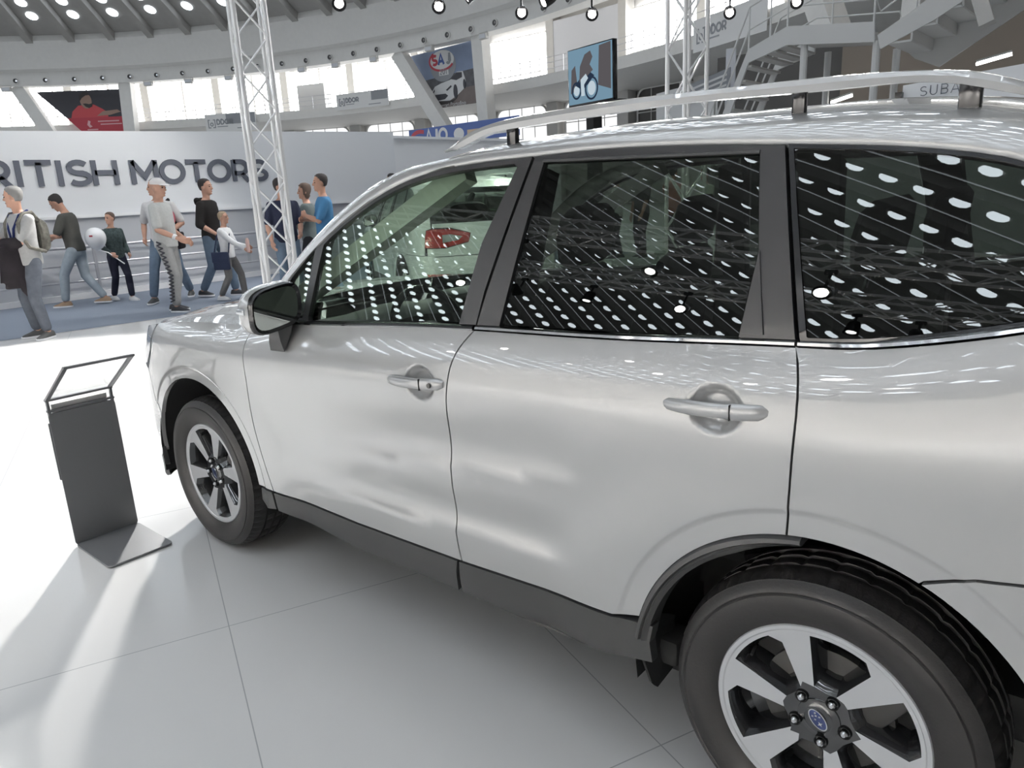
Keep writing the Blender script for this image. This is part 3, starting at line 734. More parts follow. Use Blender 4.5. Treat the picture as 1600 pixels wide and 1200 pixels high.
def floor_mat():
    m=bpy.data.materials.new('white_stage_panels');m.use_nodes=True;nt=m.node_tree;b=nt.nodes['Principled BSDF']
    tc=nt.nodes.new('ShaderNodeTexCoord');br=nt.nodes.new('ShaderNodeTexBrick')
    br.offset=0;br.inputs['Scale'].default_value=1;br.inputs['Brick Width'].default_value=1.27;br.inputs['Row Height'].default_value=1.0
    br.inputs['Mortar Size'].default_value=.0022;br.inputs['Mortar Smooth'].default_value=.3
    br.inputs['Color1'].default_value=(.80,.787,.772,1);br.inputs['Color2'].default_value=(.785,.772,.757,1);br.inputs['Mortar'].default_value=(.47,.47,.47,1)
    nt.links.new(tc.outputs['Object'],br.inputs['Vector']);nt.links.new(br.outputs['Color'],b.inputs['Base Color'])
    no=nt.nodes.new('ShaderNodeTexNoise');no.inputs['Scale'].default_value=1.2;no.inputs['Detail'].default_value=3
    mr=nt.nodes.new('ShaderNodeMapRange');mr.inputs[3].default_value=.10;mr.inputs[4].default_value=.17
    nt.links.new(tc.outputs['Object'],no.inputs['Vector']);nt.links.new(no.outputs['Fac'],mr.inputs[0]);nt.links.new(mr.outputs[0],b.inputs['Roughness'])
    b.inputs['Specular IOR Level'].default_value=.5
    return m
M_floor=floor_mat()
M_hallfloor=mat('hall_floor',(.62,.62,.62),.35,noise=.05,nscale=1)
def struct(o): o['kind']='structure';return o
# --- floor: stage panels (grid turned against the car), hall floor around
a_=math.radians(-23)
mb=MB();poly=[(-10.05,-8),(-10.12,1.2),(-9.83,3.2),(-9.40,6.2),(-8.3,13.0),(5.0,13.0),(5.0,-12),(-10.05,-12.0)]
mb.add([(x,y,0) for x,y in poly[::-1]]+[(x,y,-.06) for x,y in poly[::-1]],[tuple(range(8)),tuple(range(8,16))[::-1]]+[(i,i+8,(i+1)%8+8,(i+1)%8) for i in range(8)])
org=Vector((-1.99,-.30,0));rot=Matrix.Rotation(-a_,3,'Z')
mb.v=[tuple(rot@(Vector(v)-org)) for v in mb.v]
fl=struct(mb.build('floor',M_floor,smooth=False));fl.location=org;fl.rotation_euler=(0,0,a_)
mb=MB();mb.add([(RC[0]+60*math.cos(2*PI*k/64),RC[1]+60*math.sin(2*PI*k/64),-.062) for k in range(64)],[tuple(range(64))]);struct(mb.build('floor_hall',M_hallfloor,smooth=False))
mb=MB();mb.add([(-13.62,-8,.003),(-10.05,-8,.003),(-10.12,1.2,.003),(-9.83,3.2,.003),(-9.40,6.2,.003),(-8.3,13,.003),(-13.62,13,.003)],[tuple(range(7))]);struct(mb.build('floor_carpet',M_carpet,smooth=False))
# --- outer facade wall, gallery, ring beam
def ringband(mb,R0,z0,R1,z1,a0=0,a1=360,n=144):
    rg=[[P_(a0+(a1-a0)*k/n,R0,z0),P_(a0+(a1-a0)*k/n,R1,z1)] for k in range(n+1)];mb.loft(rg,closed=False,cap=False)
mb=MB();ringband(mb,57,-.1,57,17);struct(mb.build('wall_facade',M_conc))
mb=MB();ringband(mb,57,16.8,46.9,15.75);struct(mb.build('ceiling_gallery',M_conc))
mb=MB();
for q in ((48.0,12.28,48.0,13.4),(48.0,13.4,47.6,13.6),(47.6,13.6,46.9,15.75),(48.0,12.28,49.2,12.28),(49.2,12.28,49.2,16)): ringband(mb,*q)
ringband(mb,46.9,15.75,47.25,16.8);struct(mb.build('ring_beam',M_gal,angle=20))
mb=MB()
for q in ((50,8.4,50,9.12),(50,9.12,57,9.12),(50,8.4,57,8.0)): ringband(mb,*q)
struct(mb.build('gallery',M_gal,angle=20))
mb=MB()
for z in (9.45,9.85,10.2):
    mb.tube([P_(40+115*k/120,50.1,z) for k in range(121)],.025,5)
gr=struct(mb.build('gallery_railing',M_rail))
for k in range(60):
    mb=MB();a=41+1.9*k;mb.tube([P_(a,50.1,9.1),P_(a,50.1,10.2)],.025,5);mb.build('railing_post',M_rail,gr)
# facade pillars and windows
wn=1
for k in range(48):
    a=131.5-7.5*k
    mb=MB();c=P_(a,56.3,0)
    for z0,z1,w in ((0,8.4,1.1),(9.12,16.6,.75)):
        t=math.radians(a);mb.beam((*P_(a,56.4,z0)[:2],z0),(*P_(a,56.4,z1)[:2],z1),w,.9,up=(math.cos(t),math.sin(t),0))
    struct(mb.build('facade_pillar',M_conc,smooth=False))
    opaque=(k in (6,) or not 45<a%360<215)
    if not opaque:
        mb=MB();rg=[[P_(a-.55-6.4*j/6,56.6,9.5),P_(a-.55-6.4*j/6,56.6,13.5)] for j in range(7)];mb.loft(rg,closed=False,cap=False)
        w=struct(mb.build('window_%d'%wn,M_pane));wn+=1
        mb=MB()
        for j in (1,2,3,4,5):
            mb.tube([P_(a-.55-6.4*j/6,56.5,9.5),P_(a-.55-6.4*j/6,56.5,13.5)],.07 if j!=3 else .12,4)
        for z in (9.5,10.6,13.5): mb.tube([P_(a-.55-6.4*j/6,56.5,z) for j in range(7)],.06,4)
        mb.build('window_frame',M_gal,w)
    else:
        mb=MB();rg=[[P_(a-.3-6.9*j/6,56.0,9.2),P_(a-.3-6.9*j/6,56.0,14.0)] for j in range(7)];mb.loft(rg,closed=False,cap=False);struct(mb.build('wall_infill',M_greywall))
    if 0<=k<13 :
        # round-cornered lower window: pane with mullion grid
        A0,A1,Z0,Z1,rr=a-1.0,a-6.5,3.2,8.05,.75
        pts=[(0,0),(1,0)]
        wdt=math.radians(5.5)*56.6
        path=[(0,Z0),(wdt,Z0)]+[(wdt-rr+rr*math.cos(q),Z1-rr+rr*math.sin(q)) for q in np.linspace(0,PI/2,7)]+[(rr+rr*math.cos(q),Z1-rr+rr*math.sin(q)) for q in np.linspace(PI/2,PI,7)]
        mb=MB();mb.add([P_(A0-5.5*x/wdt,56.6,z) for x,z in path],[tuple(range(len(path)))])
        pane=M_pane2 if k not in (7,8,9,10,11) else M_dark
        w=struct(mb.build('window_%d'%wn,pane,smooth=False));wn+=1
        mb=MB()
        for j in (1,2,3): mb.tube([P_(A0-5.5*j/4,56.5,Z0),P_(A0-5.5*j/4,56.5,Z1)],.05,4)
        for z in (4.2,5.3,6.4,7.2): mb.tube([P_(A0-5.5*j/4,56.5,z) for j in range(5)],.04,4)
        mb.tube([P_(A0-5.5*x/wdt,56.5,z) for x,z in path+path[:1]],.09,4)
        mb.build('window_frame',M_gal,w)
# V columns: a slanted and an upright leg under the ring beam
VC=M_gal
for (t0,b0,t1,b1) in ((140.6,135.2,129.4,130.3),(97.0,89.0,86.9,86.2),(54.,47.,43.,44.),(184,178.6,173,174),(-130,-136,-142,-141),(-86,-92,-98,-97),(-42,-48,-54,-53),(-8,-2,2,3),(10.5,5.5,-1,0)):
    for t,b in ((t0,b0),(t1,b1)):
        mb=MB();p0=P_(t,48.6,12.3);p1=P_(b,48.6,3.0 if t==t0 else 0.)
        mb.beam(p0,p1,1.05,.9,up=(math.cos(math.radians(t)),math.sin(math.radians(t)),0));struct(mb.build('column',VC,smooth=False))
# --- dome: ribs and round skylights
def domez(R): return 15.75+12.5*(1-(R/47.)**2)
mb=MB();rg=[]
for R in (47.2,45,42,38,34,30,25,20,14,8,.01): rg.append([P_(360*k/160,R,domez(R)+.5) for k in range(160)])
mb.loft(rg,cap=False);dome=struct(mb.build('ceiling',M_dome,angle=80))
def rib(a):
    t=math.radians(a);nx,ny=-math.sin(t),math.cos(t);rg=[]
    for R in (47.2,44,40,36,31,26,20,13,6):
        w=.30*(.35+.65*R/47.)
        x,y,z=P_(a,R,domez(R));rg.append([(x-nx*w,y-ny*w,z+.52),(x-nx*w,y-ny*w,z-.2),(x+nx*w,y+ny*w,z-.2),(x+nx*w,y+ny*w,z+.52)])
    return rg
mb=MB();mb.loft(rib(0));NR=84;DA=360/NR;A0R=.6
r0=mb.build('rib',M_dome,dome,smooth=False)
piv=Matrix.Translation((RC[0],RC[1],0))
for k in range(NR):
    if k: 
        o=r0.copy();COL.objects.link(o);o.parent=dome
    else: o=r0
    o.matrix_local=piv@Matrix.Rotation(math.radians(DA*k+A0R),4,'Z')@piv.inverted()
# glowing strips beside the ribs: skylight glint on rib edges, put in as emission
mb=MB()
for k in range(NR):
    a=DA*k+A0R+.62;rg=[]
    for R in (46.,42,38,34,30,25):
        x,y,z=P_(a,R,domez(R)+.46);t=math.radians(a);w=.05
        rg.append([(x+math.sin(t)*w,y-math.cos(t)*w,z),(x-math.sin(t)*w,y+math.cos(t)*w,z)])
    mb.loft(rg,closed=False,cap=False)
sl=mb.build('rib_glint',M_rib_glint,dome,smooth=False);sl['kind']='stuff'
sky=[]
for k in range(NR):
    a=DA*k+A0R+DA*.56
    R=44.9
    while R>24:
        sky.append((a%360,R));R-=1.42
def skydisc(mb,a,R,n=12):
    r=.44*(.45+.55*R/47);z=domez(R)+.44;sl=-2*12.5*R/47**2;t=math.radians(a);ux,uy=math.cos(t),math.sin(t);c=P_(a,R,z)
    pts=[]
    for j in range(n):
        q=2*PI*j/n;u=r*math.cos(q);v=r*math.sin(q);pts.append((c[0]+ux*u-uy*v,c[1]+uy*u+ux*v,c[2]+sl*u))
    mb.add(pts[::-1],[tuple(range(n))])
near=sorted(sky,key=lambda q:(0 if 108<q[0]<150 and q[1]>40 else 1, math.hypot(P_(q[0],q[1],0)[0],P_(q[0],q[1],0)[1])))
for a,R in near[:99]:
    mb=MB();skydisc(mb,a,R,16);mb.build('skylight',M_sky,dome,smooth=False,fix=False)
mb=MB()
for a,R in near[99:]: skydisc(mb,a,R,10)
o=mb.build('skylights',M_sky,dome,smooth=False,fix=False);o['kind']='stuff'
# --- small recessed lamps round the foot of the ring beam (seen ones) and floodlights under it
M_hole=mat('lamp_recess',(.05,.05,.05),.5)
for k in range(24):
    a=143.3-3.0*k*.985
    mb=MB();t=math.radians(a);d=Vector((-math.cos(t),-math.sin(t),0));c=Vector(P_(a,47.98,12.72))
    side=Vector((-math.sin(t),math.cos(t),0))
    e=empty('recessed_lamp',tuple(c),0,'small round recessed lamp, one of the row along the foot of the curved ring beam','lamp','recessed lamps along the ring beam')
    mb=MB();mb.tube([Vector((0,0,0)),d*.10],.26,14);mb.build('lamp_ring',M_gal,e)
    mb=MB();mb.tube([d*.101,d*.13],.19,14);mb.build('lamp_lens',M_hole,e)
    mb=MB();mb.tube([d*.12+side*-.09,d*.14+side*-.09],.09,10);mb.build('reflector',M_chrome,e)
for k,a in enumerate((141.4,126.6,122.0,117.3,108.4,104.2,99.4,92.4,85.6)):
    e=empty('floodlight',P_(a,47.9,12.05),math.radians(a+90),'grey floodlight box hanging on a bracket under the ring beam','floodlight','floodlights under the ring beam')
    mb=MB();mb.box((0,0,-.02),(.75,.35,.38),bev=.04);mb.build('lamp_housing',M_conc,e)
    mb=MB();mb.box((0,.18,-.02),(.6,.03,.26));mb.build('lamp_face',M_greywall,e)
    mb=MB();mb.beam((-.42,0,.25),(-.42,0,-.05),.05);mb.beam((.42,0,.25),(.42,0,-.05),.05);mb.beam((-.44,0,.24),(.44,0,.24),.05);mb.build('bracket',M_conc,e)
# --- banners
def strokes(mb,lines,o,ux,uz,sc,w,d,nv):
    """letter strokes as bars: o origin, ux/uz unit axes in the plane, nv outward normal"""
    o=Vector(o);ux=Vector(ux);uz=Vector(uz);nv=Vector(nv)
    for L in lines:
        P=[Vector(p) for p in L];cl=(P[0]-P[-1]).length<1e-6 and len(P)>3
        rg=[]
        n=len(P)
        for i,p in enumerate(P):
            if cl: a,b=P[(i-1)%(n-1)],P[(i+1)%(n-1)]
            else: a,b=P[max(0,i-1)],P[min(n-1,i+1)]
            if 0<i<n-1 or cl:
                q=P[i-1] if i>0 else P[n-2];e1=(p-q).normalized();r=P[i+1] if i<n-1 else P[1];e2=(r-p).normalized()
            else: e1=e2=(b-a).normalized()
            n1=Vector((-e1.y,e1.x));n2=Vector((-e2.y,e2.x));m=n1+n2;k=2/max(m.length_squared,.35) if m.length>1e-6 else 1;m=m*min(k,1.6) if m.length>1e-6 else n1
            ring=[]
            for sgn,dd in ((-1,0),(1,0),(1,d),(-1,d)):
                q=p*sc;lx=ux.length;ring.append(tuple(o+ux*(q.x+m.x*sgn*w/2/max(lx,.01))+uz*(q.y+m.y*sgn*w/2)+nv*dd))
            rg.append(ring)
        mb.loft(rg)
def circ(cx,cy,rx,ry,a0=0,a1=360,n=28): return [(cx+rx*math.cos(math.radians(a0+(a1-a0)*k/n)),cy+ry*math.sin(math.radians(a0+(a1-a0)*k/n))) for k in range(n+1)]
GL={'I':([[(0.08,0),(.08,1)]],.16),'T':([[(0,.92),(.76,.92)],[(.38,0),(.38,.92)]],.76),'H':([[(.08,0),(.08,1)],[(.72,0),(.72,1)],[(.08,.5),(.72,.5)]],.80),
'R':([[(.08,0),(.08,1)],[(.08,.92)]+circ(.42,.65,.27,.27,90,-90,10)+[(.08,.38)],[(.42,.38),(.72,0)]],.78),
'M':([[(.08,0),(.08,1)],[(.08,.96),(.49,.30),(.90,.96)],[(.90,0),(.90,1)]],.98),'O':([circ(.5,.5,.43,.43)],1.0),
'S':([circ(.36,.71,.27,.215,35,270,12)+circ(.36,.29,.30,.215,90,-145,12)[1:]],.68),'U':([[(.08,1),(.08,.36)]+circ(.38,.36,.30,.30,180,360,10)+[(.68,1)]],.76),
'B':([[(.08,0),(.08,1)],[(.08,.94)]+circ(.42,.73,.21,.21,90,-90,8)+[(.08,.52)],[(.10,.52)]+circ(.42,.29,.24,.23,90,-90,8)+[(.08,.06)]],.72),
'A':([[(0,0),(.38,1),(.76,0)],[(.14,.32),(.62,.32)]],.76),'D':([[(.08,0),(.08,1)],[(.08,.94),(.34,.94)]+circ(.34,.5,.40,.44,90,-90,12)+[(.08,.06)]],.80),
'J':([[(.42,1),(.42,.26)]+circ(.22,.26,.20,.22,0,-160,8)],.50),'2':([circ(.3,.72,.26,.26,170,-40,10)+[(.02,.04),(.62,.04)]],.64),'0':([circ(.32,.5,.28,.46)],.64),'1':([[(0.02,.78),(.22,.97),(.22,0)]],.32),
'F':([[(.08,0),(.08,.94),(.6,.94)],[(.08,.5),(.5,.5)]],.62)}
def word(txt,o,ux,uz,nv,h,w,d,track,m,parent,name='letter',each=True,gap=.5,sx=1.):
    x=0;ux=tuple(Vector(ux)*sx);o=Vector(o);ux_=Vector(ux);mb=MB()
    for ch in txt:
        if ch==' ': x+=gap*h;continue
        L,wd=GL[ch]
        if each: mb=MB()
        strokes(mb,L,tuple(o+ux_*x),ux,uz,h,w,d,nv);x+=wd*h+track
        if each: mb.build(name,m,parent,smooth=False)
    if not each: mb.build(name,m,parent,smooth=False)
    return x
def text_mesh(txt,size,m,name,parent,M,extrude=.004,sx=1.,bold=0.):
    cu=bpy.data.curves.new(name,'FONT');cu.body=txt;cu.size=size;cu.extrude=extrude;cu.offset=bold;cu.resolution_u=3
    ob=bpy.data.objects.new(name,cu);COL.objects.link(ob)
    dg=bpy.context.evaluated_depsgraph_get();me=bpy.data.meshes.new_from_object(ob.evaluated_get(dg));bpy.data.objects.remove(ob)
    me.transform(Matrix.Diagonal((sx,1,1,1)));me.materials.clear();me.materials.append(m);me.name=name
    o=link(bpy.data.objects.new(name,me),parent);o.matrix_local=M;return o
def frame_at(a0,a1,R,z0):
    """local axes of a banner hung between two ring angles: u runs left to right as seen from inside"""
    p0=Vector(P_(a0,R,z0));p1=Vector(P_(a1,R,z0));u=(p1-p0);L=u.length;u.normalize();n=Vector((u.y,-u.x,0))
    if n.dot(Vector((RC[0],RC[1],0))-p0)<0: n=-n
    M=Matrix(((u.x,0,n.x,p0.x),(u.y,0,n.y,p0.y),(0,1,0,p0.z),(0,0,0,1)));return M,L
def flat(mb,pts,z0=0.,d=.02):
    n=len(pts);P=ccw(pts);n=len(P);mb.add([(x,y,z0) for x,y in P]+[(x,y,z0+d) for x,y in P],[tuple(range(n))[::-1],tuple(range(n,2*n))]+[(i,(i+1)%n,(i+1)%n+n,i+n) for i in range(n)]);return mb
def bpart(name,pts,m,parent,z0=.02,d=.01):
    mb=MB();flat(mb,pts,z0,d);return mb.build(name,m,parent,smooth=False)
def rect(x0,y0,x1,y1): return [(x0,y0),(x1,y0),(x1,y1),(x0,y1)]
def banner(name,a0,a1,R,z0,label,cat):
    M,L=frame_at(a0,a1,R,z0);e=bpy.data.objects.new(name,None);link(e);e.matrix_world=M;tag(e,label,cat);return e,L
M_b_dark=mat('banner_dark',(.045,.045,.055),.6);M_b_red=mat('banner_red',(.42,.05,.07),.6);M_b_shirt=mat('banner_shirt_red',(.50,.07,.08),.6);M_b_skin=mat('banner_skin',(.30,.20,.16),.6);M_b_hair=mat('banner_hair',(.04,.035,.035),.6);M_b_pink=mat('banner_pale',(.62,.36,.38),.6)
M_b_sky=mat('banner_sky',(.20,.25,.36),.6,noise=.2,nscale=1.);M_b_city=mat('banner_city',(.09,.09,.10),.6,noise=.6,nscale=3.);M_b_ground=mat('banner_ground',(.16,.13,.12),.6,noise=.2,nscale=2);M_b_white=mat('banner_print_white',(.60,.60,.60),.6);M_b_blue=mat('banner_print_blue',(.07,.12,.33),.6);M_b_tan=mat('banner_tan',(.50,.38,.27),.6)
# red banner with a portrait, slanted on its left like the column beside it
b,L=banner('portrait_banner',139.3,130.6,49.4,8.2,'red banner with a dark portrait of a bearded man, hung at far left','banner')
H=3.75
bpart('backdrop',[(0,H),(2.3,1.4),(L,1.4),(L,H)],M_b_dark,b,0,.02)
bpart('red_panel',[(2.3,1.4),(3.6,0),(L,0),(L,1.4)],M_b_red,b,0,.02)
bpart('shirt',[(2.7,1.4),(2.9,1.95),(3.5,2.45),(4.1,2.5),(4.9,2.5),(5.6,2.1),(6.0,1.8),(6.0,1.4)],M_b_shirt,b)
bpart('face',circ(4.25,2.85,.52,.68,n=20)[:-1],M_b_skin,b,.03)
bpart('beard',[(3.95,2.6),(4.15,2.35),(4.45,2.2),(4.75,2.35),(4.8,2.62),(4.5,2.55),(4.2,2.62)],M_b_hair,b,.04)
bpart('hair',[(3.7,2.8),(3.75,3.35),(4.05,3.58),(4.45,3.58),(4.7,3.35),(4.3,3.3),(3.95,3.1)],M_b_hair,b,.04)
bpart('forearms',[(5.0,1.5),(5.6,1.9),(6.9,2.0),(7.2,1.8),(6.2,1.55)],M_b_skin,b,.03)
bpart('white_mark',[(4.0,.75),(4.15,1.15),(4.35,1.05),(4.25,.8),(4.45,.6),(4.2,.5)],M_b_pink,b,.03)
for y0,x0,x1 in ((.98,5.0,6.9),(.72,5.2,7.1),(.28,3.95,4.9)): bpart('pale_line',rect(x0,y0,x1,y0+.10),M_b_pink,b,.03)
# car show banner
b,L=banner('car_show_banner',97.2,88.0,49.4,7.9,'large banner of a white sports car under a round logo, right of the truss','banner')
H=4.35
bpart('sky',[(.55,H*.96),(L*.98,H*1.02),(L,H*.58),(1.75,H*.5)],M_b_sky,b,0,.02)
bpart('city',[(1.75,H*.5),(L,H*.58),(L,H*.30),(2.4,H*.24)],M_b_city,b,0,.02)
bpart('ground',[(2.4,H*.24),(L,H*.30),(L,.0),(3.3,.0)],M_b_ground,b,0,.02)
bpart('globe',circ(4.2,3.05,1.35,1.15,n=28)[:-1],M_bannergrey,b,.02)
bpart('logo_field',circ(4.1,3.45,1.28,.72,n=28)[:-1],M_b_white,b,.03)
mb=MB();strokes(mb,[circ(4.1,3.45,1.28,.72,130,330,24)],(0,0,.04),(1,0,0),(0,1,0),1,.16,.01,(0,0,1));mb.build('red_swoosh',M_b_red,b,smooth=False)
for ch,x,m in (('S',3.1,M_b_red),('A',3.75,M_b_blue),('J',4.62,M_bannergrey)):
    mb=MB();strokes(mb,GL[ch][0],(x,3.15,.045),(1,0,0),(0,1,0),.75,.2,.01,(0,0,1));mb.build('letter',m,b,smooth=False)
bpart('number_box',rect(3.75,2.35,4.75,2.85),M_b_white,b,.035)
word('201',(3.85,2.42,.05),(1,0,0),(0,1,0),(0,0,1),.36,.08,.01,.07,M_txt,b,'digit')
bpart('car_body',[(2.95,.55),(2.85,1.25),(3.2,1.62),(3.9,1.80),(4.9,1.95),(5.6,2.45),(6.2,2.42),(6.45,1.7),(6.3,1.2),(5.5,.75),(4.7,.45)],M_b_white,b,.03)
bpart('car_glass',[(4.95,1.98),(5.55,2.4),(6.1,2.36),(6.1,2.0),(5.5,1.85)],M_b_dark,b,.04)
bpart('car_grille',[(3.1,.75),(3.2,1.02),(4.3,1.0),(4.55,.82),(4.2,.6),(3.3,.55)],M_b_dark,b,.04)
bpart('car_headlight',[(4.35,1.25),(4.9,1.55),(5.0,1.45),(4.5,1.18)],M_b_dark,b,.04)
bpart('car_headlight',[(2.93,1.2),(3.15,1.45),(3.18,1.3),(2.98,1.08)],M_b_dark,b,.04)
bpart('car_wheel',circ(5.35,1.05,.22,.52,n=18)[:-1],M_b_dark,b,.04)
bpart('car_wheel',circ(6.3,1.5,.13,.35,n=18)[:-1],M_b_dark,b,.04)
bpart('shadow',[(2.7,.45),(3.3,.25),(4.9,.25),(5.4,.55),(4.7,.44),(3.0,.54)],M_b_hair,b,.035)
text_mesh('Ferrari Portofino',.42,M_b_white,'caption',b,Matrix.Translation((3.45,.02,.05)))
# white banners with a small logo, a grey block and thin lines
def logo_banner(a0,a1,z0,z1,block,label,flip=0):
    b,L=banner('logo_banner',a0,a1,49.85,z0,label,'banner');H=z1-z0
    bpart('cloth',rect(0,0,L,H),M_banner,b,0,.03)
    mb=MB();s=H*.42;strokes(mb,[[(s*.35,0),(0,0),(0,s),(s*.25,s)],[(s*.75,s),(s,s),(s,0),(s*.65,0)]],(L*.06,H*.27,.03),(1,0,0),(0,1,0),1,.09,.01,(0,0,1))
    strokes(mb,[circ(s*.5,s*.42,s*.2,s*.2,n=12)],(L*.06,H*.27,.03),(1,0,0),(0,1,0),1,.09,.01,(0,0,1));mb.build('logo',M_txt,b,smooth=False)
    word('DDOR',(L*.06+s*1.25,H*.42,.03),(1,0,0),(0,1,0),(0,0,1),H*.28,.11,.01,.06,M_txt,b)
    bpart('thin_line',rect(L*.06+s*1.3,H*.28,L*.06+s*2.9,H*.33),M_bannergrey,b,.03)
    if block: bpart('grey_block',rect(L*block,H*.42,L*.985,H*.97),M_bannergrey,b,.03);bpart('thin_line',rect(L*.62,H*.15,L*.85,H*.2),M_bannergrey,b,.03)
logo_banner(122.1,116.2,7.75,9.35,.42,'white banner with small grey logo hanging just left of the tall left truss')
logo_banner(106.3,99.9,8.75,10.05,.68,'white banner with a grey logo on the gallery rail left of the sports car banner')
logo_banner(64.6,57.7,8.15,9.75,0,'long white logo banner on the gallery behind the right lattice truss')
# plain white box panels standing on the gallery
M,L=frame_at(111.8,108.6,51,9.15);mb=MB();mb.box((L/2,1.1,-.5),(L,2.2,1.));o=mb.build('display_box',M_banner,smooth=False);o.matrix_world=M;tag(o,'plain pale box standing on the gallery beside the truss','box')
# blue strip banner low in front of the windows
b,L=banner('strip_banner',93.6,79.0,46,4.9,'long blue strip banner with a red swoosh, low behind the white side wall','banner')
bpart('cloth',rect(0,0,L,1.25),M_b_blue,b,0,.03)
mb=MB();strokes(mb,[circ(1.3,.55,1.0,.5,60,250,16)],(0,0,.03),(1,0,0),(0,1,0),1,.28,.01,(0,0,1));mb.build('red_swoosh',M_b_red,b,smooth=False)
word('AJO',(2.0,.15,.03),(1,0,0),(0,1,0),(0,0,1),.95,.22,.01,.15,M_b_white,b)
bpart('white_patch',circ(5.7,.55,.55,.42,n=16)[:-1],M_b_white,b,.03);bpart('orange_line',rect(6.6,.3,8.6,.75),M_b_tan,b,.03);bpart('white_patch',rect(9.0,.25,10.6,.75),M_b_white,b,.03)
# --- big screen with a motorcyclist
e=empty('video_screen',(-11.45,16.0,3.62),math.radians(-16),'large blue video screen showing a person on a motorcycle','screen')
M_scr=emis('screen_blue',(.30,.50,.66),.20);M_scr2=emis('screen_dark',(.03,.05,.09),.25);M_scr3=emis('screen_pale',(.62,.74,.82),.28);M_scr4=emis('screen_brown',(.14,.13,.14),.25)
mb=MB();mb.box((0,.10,.70),(1.86,.14,1.46),bev=.01);mb.build('casing',M_gloss,e)
def sp(name,pts,m,y): 
    mb=MB();n=len(pts);P=ccw(pts);mb.add([(p[0],y,p[1]) for p in P]+[(p[0],y+.006,p[1]) for p in P],[tuple(range(n)),tuple(range(n,2*n))[::-1]]+[(i,i+n,(i+1)%n+n,(i+1)%n) for i in range(n)]);return mb.build(name,m,e,smooth=False)
sp('picture',rect(-.9,0.02,.9,1.40),M_scr,.020)
sp('backdrop_figure',[(.35,.4),(.4,1.35),(.85,1.38),(.85,.25)],M_scr4,.013)
sp('backdrop_figure',[(-.8,.3),(-.75,.9),(-.6,1.0),(-.5,.4)],M_scr4,.013)
for cx,r in ((-.55,.20),(.08,.27)):
    mb=MB();strokes(mb,[circ(cx,.36,r*.9,r)],(0,.014,0),(1,0,0),(0,0,1),1,.05,.005,(0,-1,0));mb.build('motorcycle_wheel',M_scr2,e,smooth=False)
    sp('wheel_disc',circ(cx,.36,r*.6,r*.66,n=18)[:-1],M_scr3,.012)
sp('motorcycle_body',[(-.6,.5),(-.3,.72),(.0,.78),(.2,.66),(-.05,.48),(-.3,.35)],M_scr2,.008)
sp('rider',[(-.42,.55),(-.38,.95),(-.18,1.22),(.05,1.28),(.14,1.12),(.02,.95),(.15,.80),(-.12,.66)],M_scr4,.005)
sp('rider_leg',[(-.34,.2),(-.36,.62),(-.14,.74),(-.05,.62),(-.22,.48),(-.2,.2)],M_scr3,.003)
mb=MB();mb.box((.05,.12,-.14),(2.3,.30,.22),bev=.02);mb.build('stand',M_black,e)
mb=MB();mb.beam((0,.15,-.2),(0,.15,-3.62),.3);mb.build('post',M_black,e)
# --- white stand wall with lettering, railing in front of it
mb=MB();mb.add([(x,y,z) for x in (-13.69,-13.55) for y,z in ((-8.05,1.38),(10.85,1.38),(10.85,2.93),(-8.05,2.52))],[(0,1,2,3),(7,6,5,4),(0,4,5,1),(1,5,6,2),(2,6,7,3),(3,7,4,0)]);mb.box((-13.64,1.4,.69),(.14,18.9,1.38));w=mb.build('wall_left',[M_whitewall,M_greywall],smooth=False);w.data.polygons.foreach_set('material_index',[0]*6+[1]*6);struct(w)
mb=MB();mb.box((-13.56,1.4,1.385),(.12,18.9,.05));struct(mb.build('trim_1',M_trimw,smooth=False))
mb=MB();mb.box((-13.54,1.4,.05),(.06,18.9,.10));struct(mb.build('baseboard_left',M_trimw,smooth=False))
sg=empty('wall_sign',(-13.54,2.20,1.895),0,'dark grey raised letters on the white wall','sign')
# letters run along +Y as seen from the stage
x=0
LW=dict(B=.40,R=.36,I=.145,T=.39,S=.36,H=.44,M=.49,O=.47)
def sign(txt,y):
    for ch in txt:
        L,wd=GL[ch];f=LW[ch]/wd
        mb=MB();strokes(mb,L,(0,y-2.2,0),(0,f/.41,0),(0,0,1),.41,.085,.025,(1,0,0));mb.build('letter',M_letter,sg,smooth=False);y+=LW[ch]+.035
    return y
sign('BRITISH',4.42-(.40+.36+.145+.39+.145+.36+.44+.035*6));sign('MOTORS',4.63)
rl=empty('handrail',(-13.38,0,0),0,'long grey tubular handrail in front of the lettered white wall','railing')
for z,r in ((.89,.028),(.60,.018),(.32,.018)):
    mb=MB();mb.tube([(0,-6,z),(0,10.7,z)],r,8);mb.build('rail_tube',M_rail,rl)
for y in (-4,-1.4,1.15,3.72,6.3,8.9):
    mb=MB();mb.tube([(0,y,0),(0,y,.89)],.03,8);mb.build('rail_post',M_rail,rl)
# lower white wall further right, with a top rail
mb=MB();mb.box((-14.3,14.6,1.42),(.12,7.6,2.84));struct(mb.build('wall_side',M_trimw,smooth=False))
mb=MB();mb.box((-14.25,14.6,2.87),(.18,7.7,.06));struct(mb.build('trim_2',M_trimw,smooth=False))
mb=MB();mb.beam((-10.5,-8.9,2.0),(7.0,-12.2,2.0),.15,4.0);struct(mb.build('wall_rear',mat('warm_grey_wall',(.66,.645,.625),.6),smooth=False))
